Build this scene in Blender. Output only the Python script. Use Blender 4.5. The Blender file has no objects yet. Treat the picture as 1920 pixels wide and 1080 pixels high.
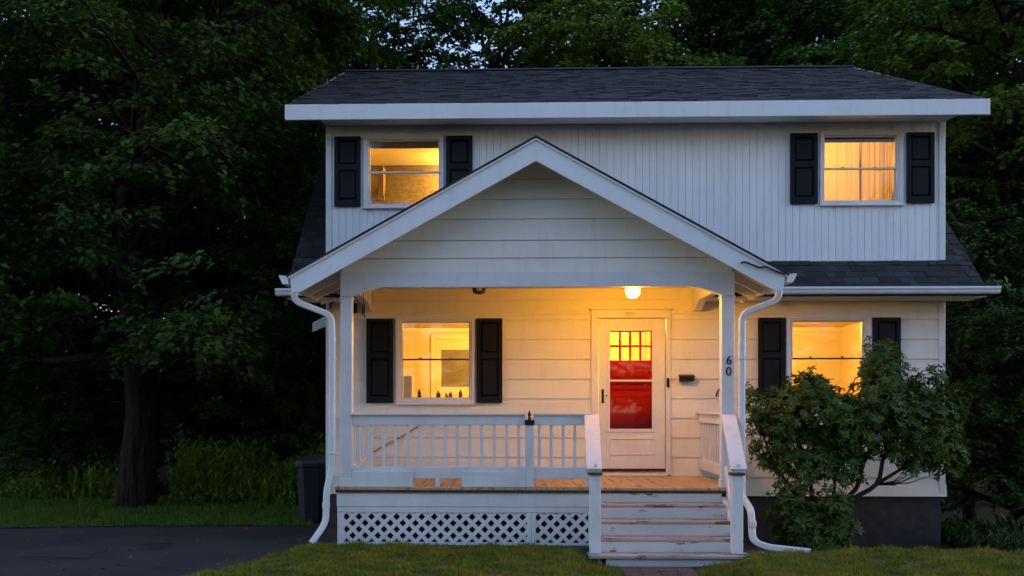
import bpy, bmesh, math, random
import numpy as np
from mathutils import Vector, Matrix

random.seed(7)
rng = np.random.default_rng(11)
scn = bpy.context.scene
col = scn.collection
PI = math.pi
R = math.radians

# ------------------------------------------------------------------ camera, sky, sun, exposure
cd = bpy.data.cameras.new('camera')
cam = bpy.data.objects.new('camera', cd)
col.objects.link(cam)
FPX = 1905.0                       # focal length in pixels of the 1920 px wide picture
YAW = R(1.6)
cd.sensor_width = 36.0
cd.lens = FPX / 1920 * 36.0
cam.location = (0, 0, 1.66)
cam.rotation_euler = (PI / 2, 0, YAW)
PX = 942 - FPX * math.tan(YAW)
cd.shift_x = (960 - PX) / 1920
cd.shift_y = (760 - 540) / 1920
cd.clip_start = 0.1
cd.clip_end = 1500
scn.camera = cam

world = bpy.data.worlds.new('World')
scn.world = world
world.use_nodes = True
wn = world.node_tree
for n in list(wn.nodes):
    wn.nodes.remove(n)
sky = wn.nodes.new('ShaderNodeTexSky')
sky.sky_type = 'NISHITA'
sky.sun_disc = False
SUN_EL, SUN_AZ = R(13), R(75)
sky.sun_elevation = SUN_EL
sky.sun_rotation = SUN_AZ
sky.altitude = 0
sky.air_density = 1.0
sky.dust_density = 0.3
sky.ozone_density = 2.6
bg = wn.nodes.new('ShaderNodeBackground')
bg.inputs['Strength'].default_value = 0.15
wo = wn.nodes.new('ShaderNodeOutputWorld')
tint = wn.nodes.new('ShaderNodeMix')      # the dusk's violet cast, the same in every direction
tint.data_type = 'RGBA'; tint.blend_type = 'MULTIPLY'
tint.inputs[0].default_value = 1.0
tint.inputs[7].default_value = (1.02, 0.83, 0.84, 1)
wn.links.new(sky.outputs[0], tint.inputs[6])
wn.links.new(tint.outputs[2], bg.inputs[0])
wn.links.new(bg.outputs[0], wo.inputs[0])

sl = bpy.data.lights.new('sun', 'SUN')
sl.energy = 0.02
sl.angle = R(25)
sl.color = (1.0, 0.93, 0.85)
sun = bpy.data.objects.new('sun', sl)
col.objects.link(sun)
# low behind the trees at the right, in the direction the sky's sun has
sd = Vector((math.sin(SUN_AZ) * math.cos(SUN_EL), math.cos(SUN_AZ) * math.cos(SUN_EL), math.sin(SUN_EL)))
sun.rotation_euler = sd.to_track_quat('Z', 'Y').to_euler()

vs = scn.view_settings
vs.view_transform = 'Standard'
vs.look = 'None'
vs.exposure = 1.78
vs.gamma = 1.0
scn.cycles.use_denoising = True
scn.cycles.max_bounces = 6
scn.cycles.diffuse_bounces = 3
scn.cycles.glossy_bounces = 2
scn.cycles.transparent_max_bounces = 10
scn.cycles.caustics_reflective = False
scn.cycles.caustics_refractive = False
scn.cycles.sample_clamp_indirect = 4.0
LAMP = 1.0                         # one knob for all electric lamps

# ------------------------------------------------------------------ materials
def new_mat(name):
    m = bpy.data.materials.new(name)
    m.use_nodes = True
    nt = m.node_tree
    b = nt.nodes['Principled BSDF']
    return m, nt, b

def ramp(nt, fac, stops):
    r = nt.nodes.new('ShaderNodeValToRGB')
    e = r.color_ramp.elements
    e[0].position, e[0].color = stops[0][0], (*stops[0][1], 1)
    e[1].position, e[1].color = stops[-1][0], (*stops[-1][1], 1)
    for p, c in stops[1:-1]:
        k = e.new(p)
        k.color = (*c, 1)
    nt.links.new(fac, r.inputs[0])
    return r.outputs[0]

def noise(nt, scale, detail=4, rough=0.55, stretch=None, coord='Object'):
    tc = nt.nodes.new('ShaderNodeTexCoord')
    n = nt.nodes.new('ShaderNodeTexNoise')
    n.inputs['Scale'].default_value = scale
    n.inputs['Detail'].default_value = detail
    n.inputs['Roughness'].default_value = rough
    if stretch:
        mp = nt.nodes.new('ShaderNodeMapping')
        mp.inputs['Scale'].default_value = stretch
        nt.links.new(tc.outputs[coord], mp.inputs[0])
        nt.links.new(mp.outputs[0], n.inputs['Vector'])
    else:
        nt.links.new(tc.outputs[coord], n.inputs['Vector'])
    return n.outputs['Fac']

def mixc(nt, fac, a, b, mode='MIX'):
    m = nt.nodes.new('ShaderNodeMix')
    m.data_type = 'RGBA'
    m.blend_type = mode
    for s, v in ((m.inputs[0], fac), (m.inputs[6], a), (m.inputs[7], b)):
        if hasattr(v, 'links'):
            nt.links.new(v, s)
        elif isinstance(v, tuple):
            s.default_value = (*v, 1)
        else:
            s.default_value = v
    return m.outputs[2]

def piece_random(nt):
    """0..1, different for every object and for every loose piece of a mesh"""
    oi = nt.nodes.new('ShaderNodeObjectInfo')
    g = nt.nodes.new('ShaderNodeNewGeometry')
    a = nt.nodes.new('ShaderNodeMath'); a.operation = 'ADD'
    nt.links.new(oi.outputs['Random'], a.inputs[0])
    nt.links.new(g.outputs['Random Per Island'], a.inputs[1])
    f = nt.nodes.new('ShaderNodeMath'); f.operation = 'FRACT'
    nt.links.new(a.outputs[0], f.inputs[0])
    return f.outputs[0]

def bump(nt, b, h, strength=0.2, dist=0.01):
    k = nt.nodes.new('ShaderNodeBump')
    k.inputs['Strength'].default_value = strength
    k.inputs['Distance'].default_value = dist
    nt.links.new(h, k.inputs['Height'])
    nt.links.new(k.outputs[0], b.inputs['Normal'])

def paint(name, c, dirt=None, amount=0.5, scale=3.0, rough=0.55, stretch=None, fine=60, bs=0.08):
    m, nt, b = new_mat(name)
    dirt = dirt or tuple(v * 0.72 for v in c)
    f = noise(nt, scale, 6, 0.62, stretch)
    base = ramp(nt, f, [(0.45, c), (0.45 + 0.5 / max(amount, 0.05) * 0.5, dirt)])
    rnd = piece_random(nt)
    tint = ramp(nt, rnd, [(0.0, (0.96, 0.96, 0.96)), (1.0, (1.0, 1.0, 1.0))])
    st = noise(nt, 1.0, 5, 0.7, (9, 9, 1.6))
    streak = ramp(nt, st, [(0.52, (1, 1, 1)), (0.85, (0.84, 0.83, 0.80))])
    sp = noise(nt, 38, 2, 0.5)
    speck = ramp(nt, sp, [(0.70, (1, 1, 1)), (0.78, (0.86, 0.84, 0.80))])
    cc = mixc(nt, 1.0, mixc(nt, 1.0, base, tint, 'MULTIPLY'), mixc(nt, 1.0, streak, speck, 'MULTIPLY'), 'MULTIPLY')
    nt.links.new(cc, b.inputs['Base Color'])
    b.inputs['Roughness'].default_value = rough
    bump(nt, b, noise(nt, fine, 3), bs, 0.004)
    return m

def plain(name, c, rough=0.5, metal=0.0, scale=25, var=0.8, spec=0.5):
    m, nt, b = new_mat(name)
    f = noise(nt, scale, 4)
    nt.links.new(ramp(nt, f, [(0.35, tuple(v * var for v in c)), (0.65, c)]), b.inputs['Base Color'])
    b.inputs['Roughness'].default_value = rough
    b.inputs['Metallic'].default_value = metal
    b.inputs['Specular IOR Level'].default_value = spec
    return m

M = {}
M['white'] = paint('white_paint', (0.78, 0.78, 0.77), (0.60, 0.58, 0.53), 0.45, 2.2)
M['trim'] = paint('trim_paint', (0.80, 0.79, 0.77), (0.66, 0.63, 0.57), 0.4, 3.0, 0.45)
M['siding'] = paint('siding_paint', (0.86, 0.825, 0.73), (0.76, 0.72, 0.62), 0.5, 1.6, 0.6, (0.6, 1, 2.2))
M['board'] = paint('board_paint', (0.90, 0.90, 0.90), (0.80, 0.80, 0.78), 0.5, 2.0, 0.6, (2.5, 1, 0.5))
M['fascia'] = paint('fascia_metal', (0.80, 0.81, 0.82), (0.70, 0.70, 0.70), 0.3, 1.5, 0.4, None, 12, 0.05)
M['shutter'] = plain('shutter_paint', (0.011, 0.012, 0.017), 0.55, 0, 8, 0.7, 0.18)
M['black'] = plain('black_iron', (0.012, 0.011, 0.010), 0.45, 0.3)
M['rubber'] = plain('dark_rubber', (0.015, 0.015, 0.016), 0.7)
M['foundation'] = plain('foundation_block', (0.06, 0.058, 0.058), 0.9, 0, 9, 0.7, 0.2)
M['bin'] = plain('bin_plastic', (0.008, 0.011, 0.019), 0.5, 0, 6, 0.85, 0.2)
M['binlid'] = plain('bin_lid_plastic', (0.03, 0.034, 0.042), 0.45, 0, 6, 0.85)
M['brown'] = plain('brown_wood', (0.10, 0.055, 0.03), 0.6)
M['copper'] = plain('dull_bronze', (0.06, 0.035, 0.02), 0.5, 0.6)
M['red'] = paint('red_door_paint', (0.78, 0.020, 0.014), (0.70, 0.017, 0.012), 0.5, 4, 0.75, (1, 1, 3))
M['red'].node_tree.nodes['Principled BSDF'].inputs['Specular IOR Level'].default_value = .15
M['room'] = plain('room_paint', (0.72, 0.60, 0.42), 0.9, 0, .8, 0.93, .1)
M['roomtrim'] = paint('room_trim', (0.80, 0.68, 0.48), (0.72, 0.60, 0.42), 0.4, 2, 0.6)
M['roomfloor'] = plain('room_floor', (0.22, 0.12, 0.06), 0.5, 0, 6)
M['blind'] = plain('blind_cloth', (0.45, 0.33, 0.22), 0.9)
M['cupboard'] = plain('cupboard_wood', (0.50, 0.34, 0.18), 0.6, 0, 4, 0.8)
M['appliance'] = plain('appliance_grey', (0.17, 0.14, 0.11), 0.5, 0, 5, 0.8)
M['shade'] = plain('lampshade_cloth', (0.55, 0.32, 0.14), 0.9)
M['bottle'] = plain('bottle_glass', (0.12, 0.08, 0.03), 0.2)

def peel_mat(name, c, wood, thr, stretch):
    m, nt, b = new_mat(name)
    f = noise(nt, 5, 9, 0.68, stretch)
    f2 = noise(nt, 1.3, 5, 0.6)
    base = ramp(nt, f2, [(0.4, c), (0.75, tuple(v * 0.8 for v in c))])
    mask = ramp(nt, f, [(thr, (0, 0, 0)), (thr + 0.035, (1, 1, 1))])
    nt.links.new(mixc(nt, mask, base, wood), b.inputs['Base Color'])
    b.inputs['Roughness'].default_value = 0.65
    bump(nt, b, f, 0.25, 0.006)
    return m
M['riser'] = peel_mat('peeling_riser_paint', (0.70, 0.69, 0.67), (0.24, 0.19, 0.15), 0.60, (0.7, 1, 2.6))
M['tread'] = peel_mat('worn_tread_paint', (0.44, 0.38, 0.33), (0.16, 0.115, 0.085), 0.53, (0.5, 2, 2))
M['deck'] = peel_mat('deck_boards', (0.52, 0.38, 0.24), (0.33, 0.20, 0.10), 0.55, (3, 0.5, 1))
M['deckedge'] = plain('deck_edge_wood', (0.11, 0.085, 0.06), 0.9, 0, 14, 0.5)

def shingle_mat():
    m, nt, b = new_mat('asphalt_shingle')
    rnd = piece_random(nt)
    base = ramp(nt, rnd, [(0, (0.013, 0.013, 0.015)), (0.35, (0.022, 0.022, 0.025)), (0.7, (0.029, 0.029, 0.032)), (1, (0.046, 0.045, 0.049))])
    f = noise(nt, 180, 3)
    g = ramp(nt, f, [(0.3, (0.6, 0.6, 0.6)), (0.7, (1.15, 1.15, 1.15))])
    nt.links.new(mixc(nt, 1, base, g, 'MULTIPLY'), b.inputs['Base Color'])
    b.inputs['Roughness'].default_value = 0.9
    bump(nt, b, f, 0.5, 0.003)
    return m
M['shingle'] = shingle_mat()

def glass_mat():
    m = bpy.data.materials.new('window_glass')
    m.use_nodes = True
    nt = m.node_tree
    nt.nodes.clear()
    o = nt.nodes.new('ShaderNodeOutputMaterial')
    mx = nt.nodes.new('ShaderNodeMixShader')
    t = nt.nodes.new('ShaderNodeBsdfTransparent')
    g = nt.nodes.new('ShaderNodeBsdfGlossy')
    g.inputs['Roughness'].default_value = 0.02
    lw = nt.nodes.new('ShaderNodeFresnel')
    lw.inputs[0].default_value = 1.45
    t.inputs[0].default_value = (0.95, 0.96, 0.95, 1)
    nt.links.new(lw.outputs[0], mx.inputs[0])
    nt.links.new(t.outputs[0], mx.inputs[1])
    nt.links.new(g.outputs[0], mx.inputs[2])
    nt.links.new(mx.outputs[0], o.inputs[0])
    return m
M['glass'] = glass_mat()

def glow_mat(name, c, s):
    m, nt, b = new_mat(name)
    b.inputs['Base Color'].default_value = (0.8, 0.8, 0.8, 1)
    b.inputs['Emission Color'].default_value = (*c, 1)
    b.inputs['Emission Strength'].default_value = s
    return m

def leaf_mat(name, c0, c1, rough=0.5):
    m, nt, b = new_mat(name)
    rnd = piece_random(nt)
    c = ramp(nt, rnd, [(0, c0), (1, c1)])
    nt.links.new(c, b.inputs['Base Color'])
    b.inputs['Roughness'].default_value = rough
    b.inputs['Specular IOR Level'].default_value = 0.22
    tr = nt.nodes.new('ShaderNodeBsdfTranslucent')
    nt.links.new(c, tr.inputs[0])
    mx = nt.nodes.new('ShaderNodeMixShader')
    mx.inputs[0].default_value = 0.25
    nt.links.new(b.outputs[0], mx.inputs[1])
    nt.links.new(tr.outputs[0], mx.inputs[2])
    nt.links.new(mx.outputs[0], nt.nodes['Material Output'].inputs[0])
    return m
M['leaf_dark'] = leaf_mat('leaf_dark', (0.030, 0.064, 0.012), (0.072, 0.128, 0.026))
M['leaf_mid'] = leaf_mat('leaf_mid', (0.070, 0.135, 0.014), (0.130, 0.205, 0.028))
M['leaf_light'] = leaf_mat('leaf_light', (0.115, 0.175, 0.014), (0.185, 0.255, 0.030))
M['leaf_rhodo'] = leaf_mat('leaf_rhododendron', (0.034, 0.070, 0.010), (0.095, 0.155, 0.024), 0.6)
M['blade'] = leaf_mat('grass_blade', (0.120, 0.145, 0.012), (0.230, 0.225, 0.030), 0.8)
def blade_mat():
    m = leaf_mat('grass_blade', (0.115, 0.150, 0.012), (0.235, 0.235, 0.030), 0.8)
    nt = m.node_tree
    b = nt.nodes['Principled BSDF']
    src = b.inputs['Base Color'].links[0].from_socket
    p = ramp(nt, noise(nt, 1.7, 5, .65), [(0.34, (0.62, 0.78, 0.7)), (0.5, (1, 1, 1)), (0.68, (1.45, 1.15, 1.0))])
    o = mixc(nt, 1, src, p, 'MULTIPLY')
    nt.links.new(o, b.inputs['Base Color'])
    for n in nt.nodes:
        if n.type == 'BSDF_TRANSLUCENT': nt.links.new(o, n.inputs[0])
    return m
M['blade'] = blade_mat()
M['backgrass'] = leaf_mat('back_grass_blade', (0.055, 0.120, 0.010), (0.110, 0.185, 0.020), 0.8)
M['dryleaf'] = leaf_mat('dry_leaf', (0.10, 0.055, 0.022), (0.22, 0.13, 0.05), 0.8)
M['weed'] = leaf_mat('weed_blade', (0.12, 0.22, 0.022), (0.20, 0.30, 0.045), 0.6)
def bark_mat():
    m, nt, b = new_mat('bark')
    f = noise(nt, 4.0, 8, .7, (4, 4, .6))
    nt.links.new(ramp(nt, f, [(0.38, (0.008, 0.006, 0.005)), (0.62, (0.040, 0.031, 0.024))]), b.inputs['Base Color'])
    b.inputs['Roughness'].default_value = .95
    b.inputs['Specular IOR Level'].default_value = .1
    bump(nt, b, f, 1.0, .06)
    return m
M['bark'] = bark_mat()
M['stem'] = plain('shrub_bark', (0.045, 0.033, 0.025), 0.9, 0, 20, 0.5)

def ground_mat(name, stops, scale, bs=0.6, fine=40):
    m, nt, b = new_mat(name)
    f = noise(nt, scale, 8, 0.65)
    f2 = noise(nt, fine, 4, 0.7)
    a = ramp(nt, f, stops)
    g = ramp(nt, f2, [(0.3, (0.55, 0.55, 0.55)), (0.7, (1.2, 1.2, 1.2))])
    nt.links.new(mixc(nt, 1, a, g, 'MULTIPLY'), b.inputs['Base Color'])
    b.inputs['Roughness'].default_value = 0.92
    bump(nt, b, f2, bs, 0.02)
    return m
M['soil'] = ground_mat('forest_soil', [(0.35, (0.030, 0.022, 0.014)), (0.65, (0.065, 0.042, 0.026))], 3)
M['turf'] = ground_mat('turf', [(0.3, (0.055, 0.065, 0.014)), (0.7, (0.095, 0.095, 0.024))], 2)
def asphalt_mat():
    m, nt, b = new_mat('asphalt')
    a = ramp(nt, noise(nt, .55, 6, .6), [(0.35, (0.032, 0.029, 0.028)), (0.65, (0.060, 0.054, 0.051))])
    g = ramp(nt, noise(nt, 150, 3, .7), [(0.3, (0.55, 0.55, 0.55)), (0.7, (1.35, 1.35, 1.33))])
    stain = ramp(nt, noise(nt, .9, 3, .5, (1, 1.8, 1)), [(0.60, (1, 1, 1)), (0.68, (0.45, 0.43, 0.42))])
    tc = nt.nodes.new('ShaderNodeTexCoord')
    wob = nt.nodes.new('ShaderNodeTexNoise'); wob.inputs['Scale'].default_value = 2.5; wob.inputs['Detail'].default_value = 5
    nt.links.new(tc.outputs['Object'], wob.inputs['Vector'])
    mv = mixc(nt, .16, tc.outputs['Object'], wob.outputs['Color'])
    vo = nt.nodes.new('ShaderNodeTexVoronoi'); vo.feature = 'DISTANCE_TO_EDGE'; vo.inputs['Scale'].default_value = .55
    nt.links.new(mv, vo.inputs['Vector'])
    crack = ramp(nt, vo.outputs['Distance'], [(0.002, (0.62, 0.62, 0.62)), (0.010, (1, 1, 1))])
    c = mixc(nt, 1, mixc(nt, 1, a, g, 'MULTIPLY'), mixc(nt, 1, stain, crack, 'MULTIPLY'), 'MULTIPLY')
    nt.links.new(c, b.inputs['Base Color'])
    b.inputs['Roughness'].default_value = .9
    b.inputs['Specular IOR Level'].default_value = .25
    bump(nt, b, noise(nt, 150, 3, .7), .4, .01)
    return m
M['asphalt'] = asphalt_mat()
M['brickpath'] = ground_mat('brick_paver', [(0.3, (0.085, 0.060, 0.046)), (0.7, (0.145, 0.095, 0.070))], 6, 0.4, 60)

# ------------------------------------------------------------------ geometry helpers
WORLD = {}                         # world location of objects used as parents

class MB:
    def __init__(s):
        s.v, s.f, s.smooth = [], [], False
    def quad(s, a, b, c, d):
        i = len(s.v); s.v += [a, b, c, d]; s.f.append((i, i + 1, i + 2, i + 3)); return s
    def box(s, x0, x1, y0, y1, z0, z1):
        i = len(s.v)
        s.v += [(x0, y0, z0), (x1, y0, z0), (x1, y1, z0), (x0, y1, z0), (x0, y0, z1), (x1, y0, z1), (x1, y1, z1), (x0, y1, z1)]
        for q in ((3, 2, 1, 0), (4, 5, 6, 7), (0, 1, 5, 4), (1, 2, 6, 5), (2, 3, 7, 6), (3, 0, 4, 7)):
            s.f.append(tuple(i + k for k in q))
        return s
    def prism(s, poly, axis, d0, d1):
        """poly: 2D points; axis 'y' -> (x,z) in poly, 'x' -> (y,z), 'z' -> (x,y)"""
        def p3(p, d):
            return {'y': (p[0], d, p[1]), 'x': (d, p[0], p[1]), 'z': (p[0], p[1], d)}[axis]
        i, n = len(s.v), len(poly)
        s.v += [p3(p, d0) for p in poly] + [p3(p, d1) for p in poly]
        s.f.append(tuple(i + k for k in range(n)))
        s.f.append(tuple(i + n + k for k in reversed(range(n))))
        for k in range(n):
            j = (k + 1) % n
            s.f.append((i + k, i + n + k, i + n + j, i + j))
        return s
    def loft(s, rings, cap=True):
        i, n = len(s.v), len(rings[0])
        for r in rings:
            s.v += [tuple(p) for p in r]
        for k in range(len(rings) - 1):
            for j in range(n):
                a, b = i + k * n + j, i + k * n + (j + 1) % n
                s.f.append((a, b, b + n, a + n))
        if cap:
            s.f.append(tuple(i + j for j in reversed(range(n))))
            m = i + (len(rings) - 1) * n
            s.f.append(tuple(m + j for j in range(n)))
        return s
    def sweep(s, pts, sec, scale=None, up=(0, 1, 0.001), cap=True):
        """sec: 2D section points, swept along pts with mitred joints"""
        pts = [Vector(p) for p in pts]
        rings = []
        upv = Vector(up)
        for k, p in enumerate(pts):
            a = (pts[k] - pts[k - 1]).normalized() if k else None
            b = (pts[k + 1] - pts[k]).normalized() if k < len(pts) - 1 else None
            t = (a + b).normalized() if a and b else (a or b)
            sx = t.cross(upv).normalized()
            sy = sx.cross(t).normalized()
            q = scale[k] if scale else 1.0
            rings.append([p + sx * (u * q) + sy * (w * q) for u, w in sec])
        return s.loft(rings, cap)
    def lathe(s, prof, cx, cy, n=16):
        rings = [[(cx + r * math.cos(2 * PI * j / n), cy + r * math.sin(2 * PI * j / n), z) for j in range(n)] for r, z in prof]
        return s.loft(rings)
    def mesh(s, name, mat, bevel=0):
        me = bpy.data.meshes.new(name)
        me.from_pydata(s.v, [], s.f)
        bm = bmesh.new(); bm.from_mesh(me)
        bmesh.ops.recalc_face_normals(bm, faces=bm.faces)
        if bevel:
            bmesh.ops.bevel(bm, geom=list(bm.edges), offset=bevel, segments=1, affect='EDGES', clamp_overlap=True)
        bm.to_mesh(me); bm.free()
        if s.smooth:
            me.polygons.foreach_set('use_smooth', [True] * len(me.polygons))
        if mat:
            me.materials.append(M[mat] if isinstance(mat, str) else mat)
        return me
    def build(s, name, mat, parent=None, bevel=0):
        return link(name, s.mesh(name, mat, bevel), parent)

def link(name, me, parent=None, loc=(0, 0, 0)):
    o = bpy.data.objects.new(name, me)
    col.objects.link(o)
    o.location = loc
    if parent:
        par(o, parent)
    WORLD[o.name] = Vector(loc)
    return o

def par(o, p):
    o.parent = p
    o.matrix_parent_inverse = Matrix.Translation(-WORLD[p.name])

def empty(name, loc, parent=None):
    o = bpy.data.objects.new(name, None)
    col.objects.link(o)
    o.location = loc
    o.empty_display_size = 0.2
    WORLD[o.name] = Vector(loc)
    if parent:
        par(o, parent)
    return o

def tag(o, label, cat, group=None, kind=None):
    o['label'] = label
    o['category'] = cat
    if group: o['group'] = group
    if kind: o['kind'] = kind
    return o

def struct(o, label=None):
    o['kind'] = 'structure'
    if label: o['label'] = label
    return o

def rsec(w, h, c=0.2):
    """rounded rectangle section"""
    a, b = w / 2, h / 2
    k = min(a, b) * 2 * c
    return [(-a + k, -b), (a - k, -b), (a, -b + k), (a, b - k), (a - k, b), (-a + k, b), (-a, b - k), (-a, -b + k)]
def csec(r, n=8):
    return [(r * math.cos(2 * PI * j / n), r * math.sin(2 * PI * j / n)) for j in range(n)]

def smooth_path(pts, n=4):
    """Catmull-Rom through the points"""
    P = [Vector(p) for p in pts]
    P = [P[0] * 2 - P[1]] + P + [P[-1] * 2 - P[-2]]
    out = []
    for i in range(1, len(P) - 2):
        for k in range(n):
            t = k / n
            a, b, c, d = P[i - 1], P[i], P[i + 1], P[i + 2]
            out.append(0.5 * ((2 * b) + (c - a) * t + (2 * a - 5 * b + 4 * c - d) * t * t + (3 * b - a - 3 * c + d) * t ** 3))
    out.append(P[-2])
    return out

def round_corners(pts, r, n=5):
    """polyline whose corners are replaced by short arcs (quadratic)"""
    P = [Vector(p) for p in pts]
    out = [P[0]]
    for i in range(1, len(P) - 1):
        a = P[i] + (P[i - 1] - P[i]).normalized() * min(r, (P[i - 1] - P[i]).length * 0.45)
        b = P[i] + (P[i + 1] - P[i]).normalized() * min(r, (P[i + 1] - P[i]).length * 0.45)
        for k in range(n + 1):
            t = k / n
            out.append(a * (1 - t) ** 2 + P[i] * 2 * t * (1 - t) + b * t * t)
    out.append(P[-1])
    return out

def sstep(a, b, x):
    t = min(1, max(0, (x - a) / (b - a)))
    return t * t * (3 - 2 * t)

# ------------------------------------------------------------------ ground
def gz(x, y):
    z = -0.29 * sstep(11.5, 13.6, y) * sstep(2.7, 3.4, x)
    z += -0.12 * sstep(5.5, 9, x) * sstep(8, 12, y)
    z += -0.075 * sstep(.6, 1.0, x) * (1 - sstep(2.15, 2.6, x)) * (1 - sstep(10.9, 11.4, y))
    z += 0.16 * max(0.0, y - 30)  # rise behind the wood, added to block sky light at the horizon
    return min(z, 9.0)

def axis(*segs):
    out = []
    for a, b, s in segs:
        n = max(1, round((b - a) / s))
        out += [a + (b - a) * i / n for i in range(n)]
    return out + [segs[-1][1]]

gx = axis((-400, -40, 60), (-40, -14, 4), (-14, 16, 0.5), (16, 40, 4), (40, 400, 60))
gy = axis((-200, -10, 40), (-10, 8, 2), (8, 20, 0.4), (20, 40, 2), (40, 100, 10), (100, 700, 100))
b = MB()
b.smooth = True
for y in gy:
    for x in gx:
        b.v.append((x, y, gz(x, y)))
nx = len(gx)
for j in range(len(gy) - 1):
    for i in range(nx - 1):
        k = j * nx + i
        b.f.append((k, k + 1, k + 1 + nx, k + nx))
struct(b.build('ground', 'soil'), 'dark bare soil and leaf litter around the house')

# driveway: flat asphalt at the left of the house, 4 mm over the ground
edge = [(-5.6, 4.0), (-3.6, 8.2), (-2.95, 9.5), (-2.72, 9.95), (-2.52, 10.7), (-2.38, 11.3), (-2.2, 11.62), (-2.02, 11.78), (-2.1, 12.6), (-2.44, 13.35)]
far = [(-2.5, 13.78), (-3.4, 13.84), (-4.3, 13.78), (-5.3, 13.72), (-6.4, 13.5), (-7.6, 13.38), (-10, 13.1), (-14, 12.7)]
poly = edge + far + [(-14, 4.0)]
b = MB()
b.v = [(x, y, 0.005) for x, y in poly]
b.f = [tuple(range(len(poly)))]
struct(b.build('driveway', 'asphalt'), 'dark asphalt driveway at the left of the house')

def interp(x, table):
    for (x0, y0), (x1, y1) in zip(table, table[1:]):
        if x <= x1:
            return y0 + (y1 - y0) * max(0, (x - x0) / (x1 - x0))
    return table[-1][1]

LAWN_L = [(-5.4, 4.2), (-3.55, 8.2), (-2.9, 9.5), (-2.68, 9.95), (-2.46, 10.75), (-2.3, 11.35), (-2.1, 11.62), (-1.8, 11.68), (0.6, 11.66), (0.86, 11.45), (1.0, 11.05), (1.10, 10.78), (1.22, 10.62)]
LAWN_R = [(1.98, 10.60), (2.15, 10.74), (2.45, 10.86), (2.72, 11.0), (3.0, 11.22), (3.6, 11.38), (4.6, 11.44), (5.2, 11.38), (5.8, 11.1), (6.6, 10.6), (9.0, 9.0)]
def lawn_z(x, y, table, xa, xb):
    d = min(interp(x, table) - y, 0.6)
    if xa is not None: d = min(d, x - xa)
    if xb is not None: d = min(d, xb - x)
    return gz(x, y) + 0.012 + 0.075 * sstep(0, 0.45, d) + 0.012 * math.sin(x * 2.1 + y) * sstep(0, .5, d)
def lawn(name, table, xa, xb, label):
    b = MB(); b.smooth = True
    xs = axis((table[0][0], table[-1][0], 0.06))
    n = 34
    for x in xs:
        yf = interp(x, table)
        for j in range(n + 1):
            t = 1 - (1 - j / n) ** 2.2
            y = 3.0 + (yf - 3.0) * t
            b.v.append((x, y, lawn_z(x, y, table, xa, xb)))
    for i in range(len(xs) - 1):
        for j in range(n):
            k = i * (n + 1) + j
            b.f.append((k, k + n + 1, k + n + 2, k + 1))
    return struct(b.build(name, 'turf'), label)
lawn('lawn', LAWN_L, None, 1.22, 'front lawn between the driveway and the steps')
lawn('lawn', LAWN_R, 1.98, None, 'front lawn at the right of the steps')
b = MB()
bx = [(-14, 13.16), (-10, 13.14), (-7.6, 13.42), (-6.4, 13.54), (-5.3, 13.76), (-4.3, 13.82), (-3.4, 13.88), (-2.5, 13.82)]
poly = bx + [(-2.6, 17.6), (-4, 18.3), (-7, 18.6), (-14, 18.0)]
b.v = [(x, y, 0.012) for x, y in poly]; b.f = [tuple(range(len(poly)))]
struct(b.build('back_lawn', 'turf'), 'strip of dark lawn beyond the driveway')

# brick walk: individual pavers laid on a sand sheet
path = struct(MB().box(1.16, 2.04, 3.0, 10.88, -0.10, -0.066).build('path', 'soil'), 'reddish brick walk leading to the steps')
pav = MB().box(-0.092, 0.092, -0.044, 0.044, 0, 0.03).mesh('paver', 'brickpath', 0.005)
for r in range(24):
    y = 10.72 - r * 0.096
    for c in range(4):
        o = link('paver', pav, path, (1.315 + c * 0.19 + (0.0 if r % 2 else 0.012), y, -0.074 + random.uniform(-.004, .004)))
        o.rotation_euler.z = random.uniform(-.02, .02)

def blades(name, P, hmin, hmax, w, mat, label, cat='grass', lean=0.5):
    """grass: one bent two-triangle blade per point"""
    n = len(P)
    h = rng.uniform(hmin, hmax, n)
    cl = np.sin(P[:, 0] * 9.1 + 2 * np.sin(P[:, 1] * 5.3)) * np.sin(P[:, 1] * 8.3 + 1.7 * np.sin(P[:, 0] * 4.1))
    h = h * np.clip(1.0 + .75 * cl + rng.normal(0, .18, n), .35, 2.4)
    a = rng.uniform(0, 2 * PI, n)
    ln = rng.uniform(0.1, lean, n) * h
    wd = w * rng.uniform(0.7, 1.3, n)
    fx, fy = np.cos(a), np.sin(a)
    V = np.zeros((n, 4, 3))
    V[:, 0] = P + np.stack([-fy * wd / 2, fx * wd / 2, 0 * h], 1)
    V[:, 1] = P + np.stack([fy * wd / 2, -fx * wd / 2, 0 * h], 1)
    V[:, 2] = P + np.stack([fx * ln * .4 + fy * wd * .4, fy * ln * .4 - fx * wd * .4, h * .6], 1)
    V[:, 3] = P + np.stack([fx * ln, fy * ln, h], 1)
    T = np.array([[0, 1, 2], [0, 2, 3]])
    F = (np.arange(n)[:, None, None] * 4 + T[None]).reshape(-1, 3)
    o = raw_mesh(name, V.reshape(-1, 3), F, mat)
    tag(o, label, cat, kind='stuff')
    return o

def raw_mesh(name, V, F, mat, parent=None):
    me = bpy.data.meshes.new(name)
    me.vertices.add(len(V)); me.vertices.foreach_set('co', np.asarray(V, np.float32).ravel())
    me.loops.add(F.size); me.loops.foreach_set('vertex_index', F.astype(np.int32).ravel())
    k = F.shape[1]
    me.polygons.add(len(F))
    me.polygons.foreach_set('loop_start', np.arange(0, F.size, k, dtype=np.int32))
    me.polygons.foreach_set('loop_total', np.full(len(F), k, np.int32))
    me.materials.append(M[mat] if isinstance(mat, str) else mat)
    me.update(calc_edges=True)
    return link(name, me, parent)

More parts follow.
